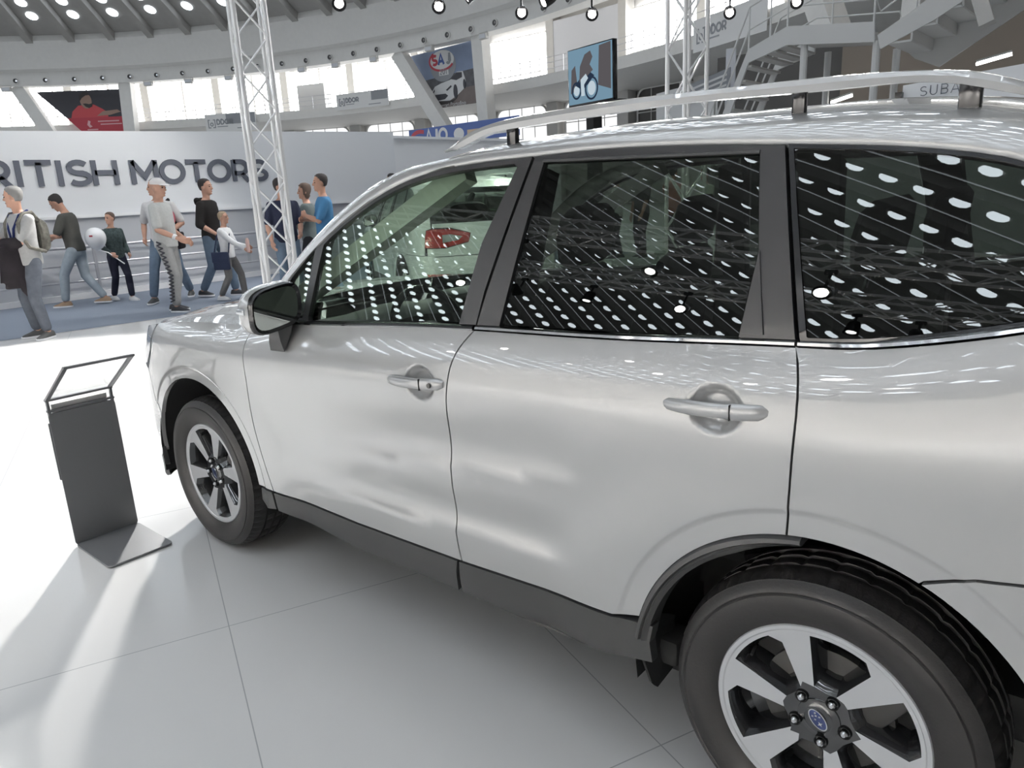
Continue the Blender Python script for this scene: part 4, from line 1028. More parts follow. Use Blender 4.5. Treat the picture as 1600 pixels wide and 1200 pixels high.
# --- trusses
def truss(name,p0,p1,w,label,group=None,pitch=None,mt=M_alu,r=.025):
    p0=Vector(p0);p1=Vector(p1);d=p1-p0;L=d.length;d.normalize()
    up=Vector((0,0,1)) if abs(d.z)<.9 else Vector((.39,.92,0))
    s=d.cross(up).normalized();u=s.cross(d)
    e=empty(name,tuple(p0),0,label,'truss',group)
    C=[s*a*w/2+u*b*w/2 for a,b in ((-1,-1),(1,-1),(1,1),(-1,1))]
    for c in C:
        mb=MB();mb.tube([c,c+d*L],r,8);mb.build('chord',mt,e)
    n=max(1,round(L/(pitch or w*1.15)));st=L/n
    for f in range(4):
        a,b=C[f],C[(f+1)%4];mb=MB()
        for k in range(n):
            q0,q1=(a,b) if (k+f)%2==0 else (b,a);mb.tube([q0+d*(k*st),q1+d*((k+1)*st)],r*.45,6)
        mb.build('lacing',mt,e)
    return e
truss('truss',(-6.60,3.0,0),(-6.60,3.0,4.75),.29,'tall silver lattice truss upright at left, in front of the lettered wall')
truss('truss',(-3.72,6.57,0),(-3.72,6.57,4.2),.30,'silver lattice truss upright at right, in front of the stairs',pitch=.33,mt=M_alu)
mb=MB();mb.box((-3.72,6.57,4.26),(.62,.62,.05));o=mb.build('truss_plate',M_black,smooth=False);tag(o,'dark plate capping the right lattice truss','plate')
def V2(x,y,z): return (x,y,z)
truss('truss',(-10.6,2.2,4.9),(-6.5,10.9,4.9),.30,'overhead truss above the aisle carrying the glaring lamps')
truss('truss',(-7.2,11.18,4.9),(-2.8,11.89,4.9),.30,'short overhead truss in front of the stairs carrying two lamps')
truss('truss',(-9.2,-3.1,4.6),(4.6,-7.2,4.6),.30,'overhead truss behind the viewer, nearer one of two reflected in the rear side window')
truss('truss',(-10.5,-5.6,5.0),(5.4,-9.6,5.0),.30,'overhead truss behind the viewer, farther one of two reflected in the rear side window')
# --- stage spot lamps: housings with lamps in them
def spot(p,aim,power,ang,label,blend=.4,rad=.07,group=None,truss_z=None,face=60):
    p=Vector(p);d=(Vector(aim)-p).normalized();e=empty('spotlight',tuple(p),0,label,'spotlight',group)
    q=d.to_track_quat('-Z','Y').to_matrix()
    mb=MB();mb.lathe([(.001,-.22),(.07,-.21),(.085,-.15),(.095,.0),(.105,.03),(.095,.03),(.085,.0)],(0,0,0),18)
    R1=Matrix.Rotation(math.radians(-90),3,'X') # lathe axis y -> -z
    mb.v=[tuple(q@(Matrix.Rotation(math.radians(-90),3,'X')@Vector(v))) for v in mb.v];mb.build('lamp_housing',M_gloss,e)
    mb=MB();n=18;mb.add([tuple(q@Vector((.064*math.cos(2*PI*k/n),.064*math.sin(2*PI*k/n),-.012))) for k in range(n)],[tuple(range(n))]);mb.build('lamp_face',M_lampe,e,smooth=False,fix=False)
    hh=(4.825 if p.y<-5.2 else 4.425) if p.y<0 else 4.725
    if p.y<0 and p.y<-3.1-.297*(p.x+9.2)-1.0: hh=4.825
    elif p.y<0: hh=4.425
    hh-=p.z+.004
    mb=MB();mb.tube([(0,0,.08),(0,0,hh)],.018,6);mb.box((0,0,hh-.03),(.12,.05,.06));mb.build('clamp',M_gloss,e)
    if power>0:
        ld=bpy.data.lights.new('spot_lamp','SPOT');ld.energy=power;ld.spot_size=math.radians(ang);ld.spot_blend=blend;ld.shadow_soft_size=rad;ld.color=(1.,.98,.95)
        lo=bpy.data.objects.new('spot_lamp',ld);lo.location=p+d*.06;lo.rotation_euler=d.to_track_quat('-Z','Y').to_euler();link(lo)
# (visible row under the aisle truss)
spot((-8.92,5.97,4.2),(-3.2,1.0,0),*SP['vis'][0:2],'leftmost glaring lamp hanging under the dome edge, right of the tall truss')
spot((-8.17,7.24,4.2),(-3.0,1.5,0.3),*SP['wall'][0:2],'second glaring lamp from the left, in front of the ring beam',blend=.8)
spot((-7.66,8.58,4.2),(-2.5,2.0,0.5),*SP['peo'][0:2],'third glaring lamp from the left, above the white side wall')
spot((-7.0,9.59,4.2),(-2.0,2.0,0),*SP['peo'][0:2],'glaring lamp in front of the bright windows above the video screen')
spot((-5.47,11.45,4.2),(-1,3,0.2),*SP['vis'][0:2],'glaring lamp right of the right lattice truss, before the gallery banner')
spot((-4.41,11.62,4.2),(-0.5,3,0),*SP['vis'][0:2],'glaring lamp at the top edge above the stair landing')
spot((-8.01,7.7,4.36),(-12.0,3.3,.4),*SP['peo'][0:2],'lamp on the far side of the aisle truss lighting the visitors',blend=.5)
spot((-7.45,8.9,4.36),(-11.0,2.0,.2),*SP['peo'][0:2],'lamp at the right end of the aisle truss lighting the carpet',blend=.5)
spot((-10.4,2.62,4.36),(-13.5,2.6,1.6),*SP['wall'][0:2],'lamp at the left end of the aisle truss washing the lettered wall',blend=.9)
spot((-8.53,6.6,4.36),(-13.5,7.2,1.6),*SP['wall'][0:2],'lamp in the middle of the aisle truss washing the wall',blend=.9)
spot((-9.61,4.3,4.36),(-6.8,-.5,0),*SP['pool'][0:2],'lamp on the aisle truss pooling light on the stage floor at left',blend=.35,rad=.15)
spot((-3.9,-4.7,4.05),(-3.6,-2.3,0),*SP['pool2'][0:2],'lamp on the nearer overhead truss aimed down left of the viewer',blend=.2,rad=.06)
for x_,yy,aim,lab in ((-6.2,-6.75,(-6.1,-6.2,0),'left'),(-2.6,-7.65,(-2.5,-7.0,0),'middle'),(.8,-8.5,(.7,-7.8,0),'right')):  # unseen lamps added so the floor mirrored in the doors is bright
    spot((x_,yy,4.44),aim,*SP['back'][0:2],'added lamp on the farther overhead truss lighting the floor behind the viewer, '+lab,blend=.6)
for x_,lab in ((-7.4,'left'),(-1.9,'middle'),(3.3,'right')):  # unseen fill lamps added on the rear wall to lighten the car's flank
    spot((x_,-5.6-.252*(x_+10.5)-.1,4.44),(x_-.3,-9.6-.19*(x_+10.5),2.2),*SP['bwall_fill'][0:2],'added lamp on the farther overhead truss washing the warm grey wall, '+lab,blend=.9)
for x_,lab in ((-8.3,'far left end'),(-4.7,'left third'),(-3.6,'centre left'),(-1.1,'centre right'),(2.4,'right third'),(4.0,'right end')):
    spot((x_,-5.6-.252*(x_+10.5)+.1,4.44),(x_*.45-1.2,-.6,0),*SP['wash'][0:2],'dim-side lamp on the farther overhead truss, '+lab)
for x_,lab in ((-5.6,'first from the left'),(-2.2,'second from the left'),(-.4,'third from the left'),(1.4,'rightmost')):
    spot((x_,-3.1-.297*(x_+9.2)-.1,4.05),(x_*.6-1.,0,.6),*SP['key'][0:2],'lamp on the nearer overhead truss aimed at the silver car, '+lab,blend=.8)
# --- stairs and gallery stair landing at right
st=empty('staircase',(0,17,0),0,'pale grey steel staircase with landing and two flights, above the car roof','staircase')
def wall_poly(mb,pts,y0,y1):
    n=len(pts);P=ccw(pts);mb.add([(x,y0,z) for x,z in P]+[(x,y1,z) for x,z in P],[tuple(range(n)),tuple(range(n,2*n))[::-1]]+[(i,i+n,(i+1)%n+n,(i+1)%n) for i in range(n)])
LF=[(-9.6,.0),(-9.3,0),(-7.50,4.15),(-6.59,4.43),(-6.6,4.83),(-7.52,4.47)]
LF=[(-8.9,1.3),(-8.62,1.3),(-7.50,4.17),(-6.59,4.43),(-6.60,4.83),(-7.52,4.47)]
for y in (0,1.9):
    mb=MB();wall_poly(mb,LF,y,y+.06);mb.build('stringer',M_stair,st,smooth=False)
mb=MB();wall_poly(mb,[(-6.60,4.43),(-4.67,4.21),(-4.70,4.62),(-6.60,4.83)],-.01,.05);mb.build('fascia',M_stair,st,smooth=False)
mb=MB();wall_poly(mb,[(-6.6,4.55),(-4.68,4.36),(-4.68,4.42),(-6.6,4.62)],.05,1.9);mb.build('landing',M_conc,st,smooth=False)
for k in range(9):
    t=(k+.5)/9;x=-8.75+1.25*t;z=1.4+2.85*t;mb=MB();mb.box((x,.98,z),(.26,1.86,.05));mb.build('step',M_conc,st,smooth=False)
for k in range(3):
    t=(k+.5)/3;mb=MB();mb.box((-7.4+.8*t,.98,4.22+.25*t),(.3,1.86,.05));mb.build('step',M_conc,st,smooth=False)
for x,z in ((-6.23,4.4),(-4.66,4.25)):
    for y in (.15,1.8):
        mb=MB();mb.tube([(x,y,0),(x,y,z)],.085,10);mb.build('post',M_stair,st)
# upper flight
UT=[(-4.62,4.34),(-4.04,4.67),(-2.0,5.95),(1.0,7.85)];UB=[(1.0,7.2),(-2.0,5.35),(-3.04,4.74),(-3.57,4.45),(-4.55,4.05)]
mb=MB();wall_poly(mb,UT+UB,0,.06);mb.build('stringer',M_stair,st,smooth=False)
mb=MB();wall_poly(mb,[(-4.3,4.0),(-3.78,3.75),(1.0,6.7),(1.0,7.2),(-4.5,4.2)],1.95,2.02);mb.build('stringer',M_stair,st,smooth=False)
for k in range(12):
    t=k/12;x=-4.4+5.4*t;z=4.12+3.05*t;mb=MB();mb.box((x+.22,1.0,z+.02),(.46,1.95,.04));mb.box((x+.45,1.0,z+.13),(.04,1.95,.24));mb.build('step',M_stair,st,smooth=False)
for y in (.03,1.95):
    for dz in (.45,.95):
        mb=MB();mb.tube([(-8.75,y,1.5+dz),(-7.52,y,4.45+dz),(-6.6,y,4.8+dz),(-4.7,y,4.62+dz),(-4.6,y,4.35+dz),(1.0,y,7.8+dz)],.022,6);mb.build('handrail',M_stair,st)
for x,z in ((-8.3,2.6),(-7.52,4.45),(-7.0,4.66),(-6.6,4.8),(-5.6,4.7),(-4.72,4.6),(-3.9,4.75),(-3.0,5.3),(-2.1,5.85),(-1.2,6.4)):
    mb=MB();mb.tube([(x,.03,z),(x,.03,z+.95)],.022,6);mb.build('rail_post',M_stair,st)
mb=MB();mb.beam((-2.62,15.2,4.9),(-2.25,15.0,3.92),.24,.20,up=(0,1,0));o=mb.build('speaker_column',M_conc,smooth=False);tag(o,'dark grey hanging column speaker in front of the upper stair flight','speaker')
# back of the booths under the gallery: brown ceiling panel, dark walls, tube lamps
mb=MB();mb.box((-2.2,22.3,2.6),(9.5,.2,5.2));struct(mb.build('wall_brown',M_brown,smooth=False))
mb=MB();mb.box((-8.8,22.4,2.6),(4.0,.2,5.2));struct(mb.build('wall_back',M_dark,smooth=False))
mb=MB();mb.box((-9.58,20.6,4.0),(.30,.06,2.3),bev=.01);o=mb.build('roll_up_display',M_greywall,smooth=False);tag(o,'tall narrow pale display panel left of the stairs','display')
b=empty('slanted_board',(-10.8,20,3.9),0,'white board with a dark text panel behind the right lattice truss','board')
mb=MB();wall_poly(mb,[(-.9,.2),(1.0,.42),(1.0,-1.2),(-.9,-1.2)],0,.05);mb.build('board',M_banner,b,smooth=False)
mb=MB();wall_poly(mb,[(.2,.32),(1.5,.65),(1.5,.1),(.2,-.2)],-.05,-.01);mb.build('text_panel',M_bannergrey,b,smooth=False)
for k in range(3):
    mb=MB();wall_poly(mb,[(.3,.22-.14*k),(1.4,.50-.14*k),(1.4,.44-.14*k),(.3,.16-.14*k)],-.06,-.05);mb.build('pale_line',M_banner,b,smooth=False)
for x,z,w,lab in ((-2.71,3.77,.66,'bright tube lamp right, under the upper stair flight'),(-5.9,3.28,.5,'small tube lamp seen between roof rail and car roof')):
    e=empty('tube_lamp',(x,19,z),0,lab,'lamp')
    mb=MB();mb.beam((-w/2,0,-.06),(w/2,0,.06),.07,.05);mb.build('tube',M_tube,e,smooth=False)
    mb=MB();mb.beam((-w/2,0,0),(w/2,0,.12),.10,.04);mb.build('lamp_body',M_stair,e,smooth=False)
# white booth wall carrying the maker's name
b=empty('booth_sign',(-2.85,12,0),0,'white booth wall with thin grey capital letters behind the roof rail','sign')
mb=MB();wall_poly(mb,[(.03,.0),(.03,2.78),(2.0,2.92),(4.2,3.1),(4.2,0)],0,.1);mb.build('board',M_whitewall,b,smooth=False)
mb=MB();wall_poly(mb,[(-1.4,.0),(-1.4,2.57),(.03,2.60),(.03,0)],-.02,.08);mb.build('side_board',M_whitewall,b,smooth=False)
word('SUBARU',(.28,-.03,2.585),(.995,0,.02),(0,0,1),(0,-1,0),.15,.012,.01,.035,M_letter,b)
mb=MB();mb.box((.0,-.06,2.62),(.10,.1,.12));mb.build('lamp_clip',M_gloss,b,smooth=False)
# --- info stand: dark folded sheet, clear tilted holder
st=empty('info_stand',(-3.2,-.245,0),0,'dark grey sheet-metal info stand with a clear tilted holder, beside the front wheel','stand')
M_sheet=mat('dark_grey_sheet',(.19,.192,.20),.38,.15)
M_acr=glass('clear_acrylic',(.96,.97,.97),1.35);M_paper=mat('white_card',(.80,.79,.77),.6)
def rrect(x0,y0,x1,y1,r,n=4):
    o=[]
    for cx,cy,a in ((x1-r,y0+r,-90),(x1-r,y1-r,0),(x0+r,y1-r,90),(x0+r,y0+r,180)):
        for k in range(n+1): t=math.radians(a+90*k/n);o.append((cx+r*math.cos(t),cy+r*math.sin(t)))
    return o
HW=.142
mb=MB();P=rrect(0.,-HW,.37,HW,.02);n=len(P);mb.add([(x,y,.004) for x,y in P]+[(x,y,.012) for x,y in P],[tuple(range(n))[::-1],tuple(range(n,2*n))]+[(i,(i+1)%n,(i+1)%n+n,i+n) for i in range(n)]);mb.build('base_plate',M_sheet,st,smooth=False)
mb=MB();P=rrect(-HW,.006,HW,.645,.018);mb.add([(.003,y,z) for y,z in P]+[(-.003,y,z) for y,z in P],[tuple(range(n)),tuple(range(n,2*n))[::-1]]+[(i,i+n,(i+1)%n+n,(i+1)%n) for i in range(n)]);mb.build('front_sheet',M_sheet,st,smooth=False)
mb=MB();P=rrect(-HW-.004,.33,HW+.002,.60,.004);mb.add([(-.006,y,z) for y,z in P]+[(-.014,y,z) for y,z in P],[tuple(range(n)),tuple(range(n,2*n))[::-1]]+[(i,i+n,(i+1)%n+n,(i+1)%n) for i in range(n)]);mb.build('back_sheet',M_sheet,st,smooth=False)
A=Vector((-.004,0,.60));B=Vector((-.004,0,.705));Cc=Vector((.31,0,.892))
for nm,p,q in (('upright_frame',A,B),('tilted_frame',B,Cc)):
    for sgn in (-1,1):
        mb=MB();y=sgn*(HW-.008);mb.beam(p+Vector((0,y,0)),q+Vector((0,y,0)),.018,.010,up=(-1,0,1));mb.build(nm,M_sheet,st,smooth=False)
for p in (B,Cc,Vector((-.004,0,.655))):
    mb=MB();mb.beam(p+Vector((0,-HW,0)),p+Vector((0,HW,0)),.022,.010);mb.build('cross_bar',M_sheet,st,smooth=False)
d=(Cc-B).normalized();nn=Vector((-d.z,0,d.x))
mb=MB();mb.beam(B+d*.012+nn*.006,Cc-d*.012+nn*.006,2*HW-.03,.004,up=tuple(nn));mb.build('clear_panel',M_acr,st,smooth=False)
mb=MB();mb.box((-.02,.0,.655),(.012,2*HW-.05,.05));mb.build('white_card',M_paper,st,smooth=False)
# ================================================================== PEOPLE
def skinmat(n,c): return mat(n,c,.55,spec=.35)
M_skin=skinmat('skin',(.52,.30,.22));M_skin2=skinmat('skin_tanned',(.43,.24,.17))
M_eye=mat('eye_dark',(.03,.02,.02),.2);M_brow=mat('brow',(.06,.04,.03),.8);M_lip=mat('lips',(.42,.17,.14),.5)
def cloth(n,c,noise=.12,ns=35): return mat(n,c,.9,spec=.2,noise=noise,nscale=ns)
def remesh(mb,name,m,parent,vox,sm=3,fac=.5):
    me=bpy.data.meshes.new(name);me.from_pydata(mb.v,[],mb.f)
    bm=bmesh.new();bm.from_mesh(me);bmesh.ops.recalc_face_normals(bm,faces=bm.faces[:]);bm.to_mesh(me);bm.free()
    o=bpy.data.objects.new(name,me);COL.objects.link(o)
    r=o.modifiers.new('r','REMESH');r.mode='VOXEL';r.voxel_size=vox
    if sm: s_=o.modifiers.new('s','SMOOTH');s_.factor=fac;s_.iterations=sm
    dg=bpy.context.evaluated_depsgraph_get();me2=bpy.data.meshes.new_from_object(o.evaluated_get(dg));bpy.data.objects.remove(o)
    me2.materials.clear();me2.materials.append(m);me2.polygons.foreach_set('use_smooth',[True]*len(me2.polygons));me2.name=name
    return link(bpy.data.objects.new(name,me2),parent)
def ball(mb,c,rx,ry,rz,n=12,R=None):
    rg=[]
    for i in range(1,n):
        t=PI*i/n;rg.append([(rx*math.sin(t)*math.cos(2*PI*k/16),ry*math.sin(t)*math.sin(2*PI*k/16),rz*math.cos(t)) for k in range(16)])
    rg=[[tuple((R@Vector(p) if R is not None else Vector(p))+Vector(c)) for p in r] for r in rg]
    mb.loft(rg)
def limb(mb,pts,rs):
    """tapered limb with rounded ends"""
    mb.tube(pts,rs,12)
    for p,r in zip(pts,rs): ball(mb,p,r,r,r,8)
def ell(c,a,b,R=None,n=20,e=2.3):
    o=[]
    for k in range(n):
        t=2*PI*k/n;x=a*math.copysign(abs(math.cos(t))**(2/e),math.cos(t));y=b*math.copysign(abs(math.sin(t))**(2/e),math.sin(t));v=Vector((x,y,0))
        o.append(tuple((R@v if R is not None else v)+Vector(c)))
    return o
def ik(a,b,l1,l2,hint):
    a=Vector(a);b=Vector(b);d=b-a;L=min(d.length,(l1+l2)*.995);dn=d.normalized();b=a+dn*L
    x=(l1*l1-l2*l2+L*L)/(2*L);h=math.sqrt(max(l1*l1-x*x,1e-6));hv=Vector(hint);hv=(hv-dn*hv.dot(dn)).normalized()
    return a+dn*x+hv*h,b
HEADR=[(.000,.062,.030,.028),(.012,.072,.040,.040),(.035,.080,.052,.052),(.065,.083,.068,.062),(.095,.085,.084,.070),(.125,.086,.095,.075),(.155,.085,.100,.077),(.185,.078,.098,.073),(.21,.060,.085,.060),(.228,.036,.06,.04),(.235,.008,.03,.015)]
def headpt(zr,ang,s=1.):
    zs=[q[0] for q in HEADR];f=float(np.interp(zr,zs,[q[1] for q in HEADR]));bk=float(np.interp(zr,zs,[q[2] for q in HEADR]));w=float(np.interp(zr,zs,[q[3] for q in HEADR]))
    c,si=math.cos(ang),math.sin(ang);return Vector(((f if c>0 else bk)*c*s,w*si*s,zr))
def person(loc,yaw,H,label,top,legs,shoe,hair,skin=None,hands=((.20,.18,.88),(.05,-.22,.86)),feet=((.05,.10,0),(-.05,-.10,0)),sleeve='short',lean=0.,hpitch=0.,hyaw=0.,hairstyle='short',vox=.0105,group=None,elb=((-1,.5,-.4),(-1,-.5,-.4)),belly=1.,footyaw=(8,-8),cat='person'):
    skin=skin or M_skin;k=H/1.76
    e=empty('person',(loc[0],loc[1],loc[2] if len(loc)>2 else 0),yaw,label,cat,group);e.scale=(k,k,k)
    fl=feet;mid=(fl[0][0]+fl[1][0])/2;spread=abs(fl[0][0]-fl[1][0])
    hz=.105+math.sqrt(.848**2-(spread/2)**2);hipc=Vector((mid+.0,(fl[0][1]+fl[1][1])/2,hz));Rl=Matrix.Rotation(math.radians(lean),3,'Y')
    def up(x,y,z): return hipc+Rl@Vector((x,y,z-.94))
    # torso sections (z, cx, depth a, half width b)
    T=[(.86,0,.085,.12),(.92,0,.105,.155),(.98,0,.108*belly,.155),(1.06,.005,.105*belly,.145),(1.15,.005,.108*belly**.6,.15),(1.26,.0,.115,.168),(1.34,-.003,.108,.178),(1.39,-.008,.096,.178),(1.425,-.010,.080,.150),(1.455,-.012,.066,.105),(1.478,-.012,.056,.072)]
    def torso(mb,g,z0=.80,z1=2.):
        rg=[ell(up(cx,0,z),a+g,b+g,Rl) for z,cx,a,b in T if z0<=z<=z1];mb.loft(rg)
    sh=[up(-.01,.168,1.388),up(-.01,-.168,1.388)];hp=[hipc+Vector((0,.088,-.02)),hipc+Vector((0,-.088,-.02))]
    nk=up(-.01,0,1.46);hd=up(.012,0,1.525)
    Rh=Rl@Matrix.Rotation(math.radians(hyaw),3,'Z')@Matrix.Rotation(math.radians(hpitch),3,'Y')
    def hw(p): return hd+Rh@Vector(p)
    ank=[];kne=[]
    for i in (0,1):
        f=fl[i];a=Vector((f[0]-.0,f[1],.085+f[2]));kn,a2=ik(hp[i],a,.435,.425,(1,0.06*(1 if i==0 else -1),0));kne.append(kn);ank.append(a2)
    elw=[];wr=[]
    for i in (0,1):
        p=up(*hands[i]);el,w_=ik(sh[i],p,.29,.255,elb[i]);elw.append(el);wr.append(w_)
    # ---- body: one continuous skin surface
    mb=MB();torso(mb,-.012)
    limb(mb,[nk,nk+(hd-nk)*.6,hd+Rh@Vector((-.01,0,.06))],[.058,.052,.055])
    rg=[]
    for z in (0,.006,.012,.022,.035,.05,.065,.08,.095,.11,.125,.14,.155,.17,.185,.2,.212,.222,.23,.235): rg.append([tuple(hw(headpt(z,2*PI*j/24))) for j in range(24)])
    mb.loft(rg)
    # nose, brow ridge, lips, chin, ears
    limb(mb,[hw((.084,0,.135)),hw((.098,0,.105)),hw((.104,0,.090))],[.009,.012,.0135]);ball(mb,hw((.088,.012,.088)),.012,.009,.009,6);ball(mb,hw((.088,-.012,.088)),.012,.009,.009,6)
    limb(mb,[hw((.074,.042,.143)),hw((.083,.0,.146)),hw((.074,-.042,.143))],[.010,.012,.010]);ball(mb,hw((.083,0,.052)),.010,.024,.011,8);ball(mb,hw((.078,0,.018)),.014,.02,.014,8)
    for s_ in (1,-1): ball(mb,hw((-.008,.078*s_,.105)),.019,.010,.032,8,Rh)
    for i in (0,1):
        limb(mb,[sh[i],sh[i]+(elw[i]-sh[i])*.5,elw[i],elw[i]+(wr[i]-elw[i])*.35,wr[i]],[.052,.046,.039,.041,.027])
        # hand: palm, four fingers, thumb
        fd_=(wr[i]-elw[i]).normalized();sid=Vector((0,0,1)) if abs(fd_.z)<.7 else Vector((1,0,0))
        sid=(sid-fd_*sid.dot(fd_)).normalized();pal=fd_.cross(sid)*(1 if i==0 else -1)
        limb(mb,[wr[i]+fd_*.02,wr[i]+fd_*.05,wr[i]+fd_*.085],[.026,.033,.031])
        for j,(o_,L) in enumerate(((.030,.070),(.010,.080),(-.010,.074),(-.028,.058))):
            b0=wr[i]+fd_*.095+sid*o_;b1=b0+fd_*L*.55+pal*.010;b2=b1+fd_*L*.33+pal*.026;limb(mb,[b0-fd_*.03,b0,b1,b2],[.0115,.0105,.0095,.0085])
        b0=wr[i]+fd_*.040+sid*.028;limb(mb,[b0,b0+fd_*.030+sid*.022+pal*.012,b0+fd_*.062+sid*.026+pal*.022],[.0135,.0115,.0095])
    for i in (0,1): limb(mb,[hp[i],hp[i]+(kne[i]-hp[i])*.5,kne[i],kne[i]+(ank[i]-kne[i])*.35,ank[i]],[.085,.072,.052,.054,.036])
    for i in (0,1):
        yw=math.radians(footyaw[i]);df=Vector((math.cos(yw),math.sin(yw),0));limb(mb,[ank[i]-df*.03-Vector((0,0,.035)),ank[i]+df*.06-Vector((0,0,.05)),ank[i]+df*.13-Vector((0,0,.058))],[.035,.032,.024])
    body=remesh(mb,'body',skin,e,vox,2,.4)
    # ---- clothes
    mb=MB();torso(mb,.012,.90 if legs else .5,1.47)
    mb.loft([ell(up(0,0,z),a,b,Rl) for z,a,b in ((.86,.122*belly,.168),(.93,.124*belly,.170),(1.0,.120*belly,.166))])
    for i in (0,1):
        E=sh[i]+(elw[i]-sh[i])*.80
        if sleeve=='short': limb(mb,[sh[i]+Vector((0,0,-.0)),sh[i]+(elw[i]-sh[i])*.35,E],[.061,.064,.062])
        elif sleeve=='mid': limb(mb,[sh[i],sh[i]+(elw[i]-sh[i])*.5,elw[i],elw[i]+(wr[i]-elw[i])*.18],[.061,.062,.060,.056])
        else: limb(mb,[sh[i],sh[i]+(elw[i]-sh[i])*.5,elw[i],elw[i]+(wr[i]-elw[i])*.5,elw[i]+(wr[i]-elw[i])*.95],[.060,.058,.054,.050,.042])
    remesh(mb,'top',top,e,.014,4)
    mb=MB();mb.loft([ell(hipc+Vector((0,0,z)),a,b) for z,a,b in ((-.13,.095,.15),(-.08,.112,.165),(0,.116,.168),(.04,.112,.162))])
    for i in (0,1):
        s_=ank[i]-kne[i];limb(mb,[hp[i]+Vector((0,0,-.03)),hp[i]+(kne[i]-hp[i])*.5,kne[i],kne[i]+s_*.4,kne[i]+s_*.88],[.097,.086,.070,.068,.060])
    remesh(mb,'trousers',legs,e,.015,4)
    for i in (0,1):
        yw=math.radians(footyaw[i]);df=Vector((math.cos(yw),math.sin(yw),0));ds=Vector((-df.y,df.x,0));a=ank[i];zb=a.z-.085
        mb=MB();rg=[]
        for t,w_,h in ((-.085,.026,.055),(-.07,.038,.085),(-.02,.041,.098),(.04,.041,.085),(.10,.046,.060),(.15,.042,.045),(.178,.024,.032)):
            c=Vector((a.x,a.y,zb))+df*t;rg.append([tuple(c+ds*(w_*x)+Vector((0,0,h*z))) for x,z in ((-1,.02),(-1.05,.35),(-.8,.8),(-.3,1.),(.3,1.),(.8,.8),(1.05,.35),(1,.02))])
        mb.loft(rg);so=mb.build('shoe',shoe,e,angle=60)
        mb=MB();rg=[]
        for t,w_ in ((-.09,.026),(-.07,.041),(.04,.044),(.10,.049),(.155,.044),(.186,.022)):
            c=Vector((a.x,a.y,zb))+df*t;rg.append([tuple(c+ds*(w_*x)+Vector((0,0,z))) for x,z in ((-1,.0),(-1,.022),(1,.022),(1,.0))])
        mb.loft(rg);mb.build('sole',M_trimw,so,angle=60)
    # hair
    if hairstyle!='none':
        mb=MB();NA,NZ=40,22
        def line(a):
            c=math.cos(a)
            if hairstyle=='long': return .195 if c>.75 else (.17 if c>.45 else (-.06))
            return .203 if c>.80 else (.192 if c>.55 else (.172 if c>.30 else (.142 if c>.0 else (.105 if c>-.35 else .066))))
        g=.007 if hairstyle=='short' else .014
        pts=[]
        for j in range(NA):
            a=2*PI*j/NA;z0=line(a);col_=[]
            for q in range(NZ+1):
                z=z0+(.2351-z0)*q/NZ;p=headpt(max(z,0.0),a,1.);p.z=z
                out=Vector((p.x,p.y,0));out=out*(1+g/max(out.length,.02)*(1 if z<.21 else .6));p=Vector((out.x-.003,out.y,z+g*max(0,(z-.15)/.085)*1.1))
                if q==0: p=headpt(max(z,0),a,.97);p.z=z
                if hairstyle=='long' and z<.06: p.x=min(p.x,-.01)-.02*0;p.y*=1.25;p.x*=1.2
                col_.append(tuple(hw(p)))
            pts.append(col_)
        pts.append(pts[0]);mb.loft(pts,closed=False,cap=False);mb.build('hair',hair,e,angle=70)
    for s_ in (1,-1):
        mb=MB();ball(mb,hw((.079,.030*s_,.121)),.009,.014,.0075,8,Rh);mb.build('eye',M_eye,e)
        mb=MB();limb(mb,[hw((.084,.016*s_,.146)),hw((.080,.046*s_,.145))],[.0055,.0045]);mb.build('eyebrow',M_brow,e)
    mb=MB();ball(mb,hw((.0885,0,.051)),.006,.022,.006,8,Rh);mb.build('mouth',M_lip,e)
    info=dict(e=e,sh=sh,el=elw,wr=wr,hip=hipc,kn=kne,an=ank,hd=hd,Rh=Rh,hw=hw,up=up,k=k,Rl=Rl)
    bpy.context.view_layer.update()
    return info
def attach(pinfo,name,label,cat):
    """a thing carried by a person: its own top-level object at the person's place"""
    e=pinfo['e'];o=bpy.data.objects.new(name,None);link(o);o.matrix_world=e.matrix_world.copy();tag(o,label,cat);return o
Y=math.radians
# --- man at far left in grey T-shirt
C_gt=cloth('grey_tee',(.36,.36,.355));C_jean=cloth('dark_jeans',(.085,.095,.115),.35,14);C_snk=mat('dark_sneaker',(.075,.075,.075),.7);C_greyhair=mat('grey_hair',(.19,.185,.18),.8)
p=person((-9.83,1.66,.003),Y(283),1.79,'grey-haired man in grey T-shirt and jeans, standing with a dark jacket over his arm',C_gt,C_jean,C_snk,C_greyhair,hands=((.25,-.10,1.13),(.24,-.20,1.12)),feet=((.03,.12,0),(.0,-.13,0)),belly=1.15,hyaw=-50,hpitch=2,elb=((-.5,1,-.6),(-.5,-1,-.6)),footyaw=(20,-15))
C_camo=cloth('mottled_pack',(.13,.125,.11),.75,22);C_jk=cloth('black_jacket',(.020,.017,.020),.4,10);C_blue=cloth('navy_strap',(.015,.022,.09))
b=attach(p,'backpack','mottled grey backpack worn by the grey-haired man at left','bag')
mb=MB();mb.loft([sellipse(x,0,1.20,a,c,3.2,20,(0,1,0),(0,0,1)) for x,a,c in ((-.125,.11,.17),(-.145,.13,.20),(-.19,.135,.20),(-.23,.115,.17),(-.245,.08,.11))]);mb.build('pack',C_camo,b)
for s_ in (1,-1):
    mb=MB();mb.tube([(-.14,.10*s_,1.38),(-.06,.125*s_,1.475),(.04,.125*s_,1.465),(.115,.125*s_,1.36),(.12,.14*s_,1.22),(.06,.17*s_,1.08),(-.12,.16*s_,1.02)],.022,8);mb.build('strap',C_camo,b)
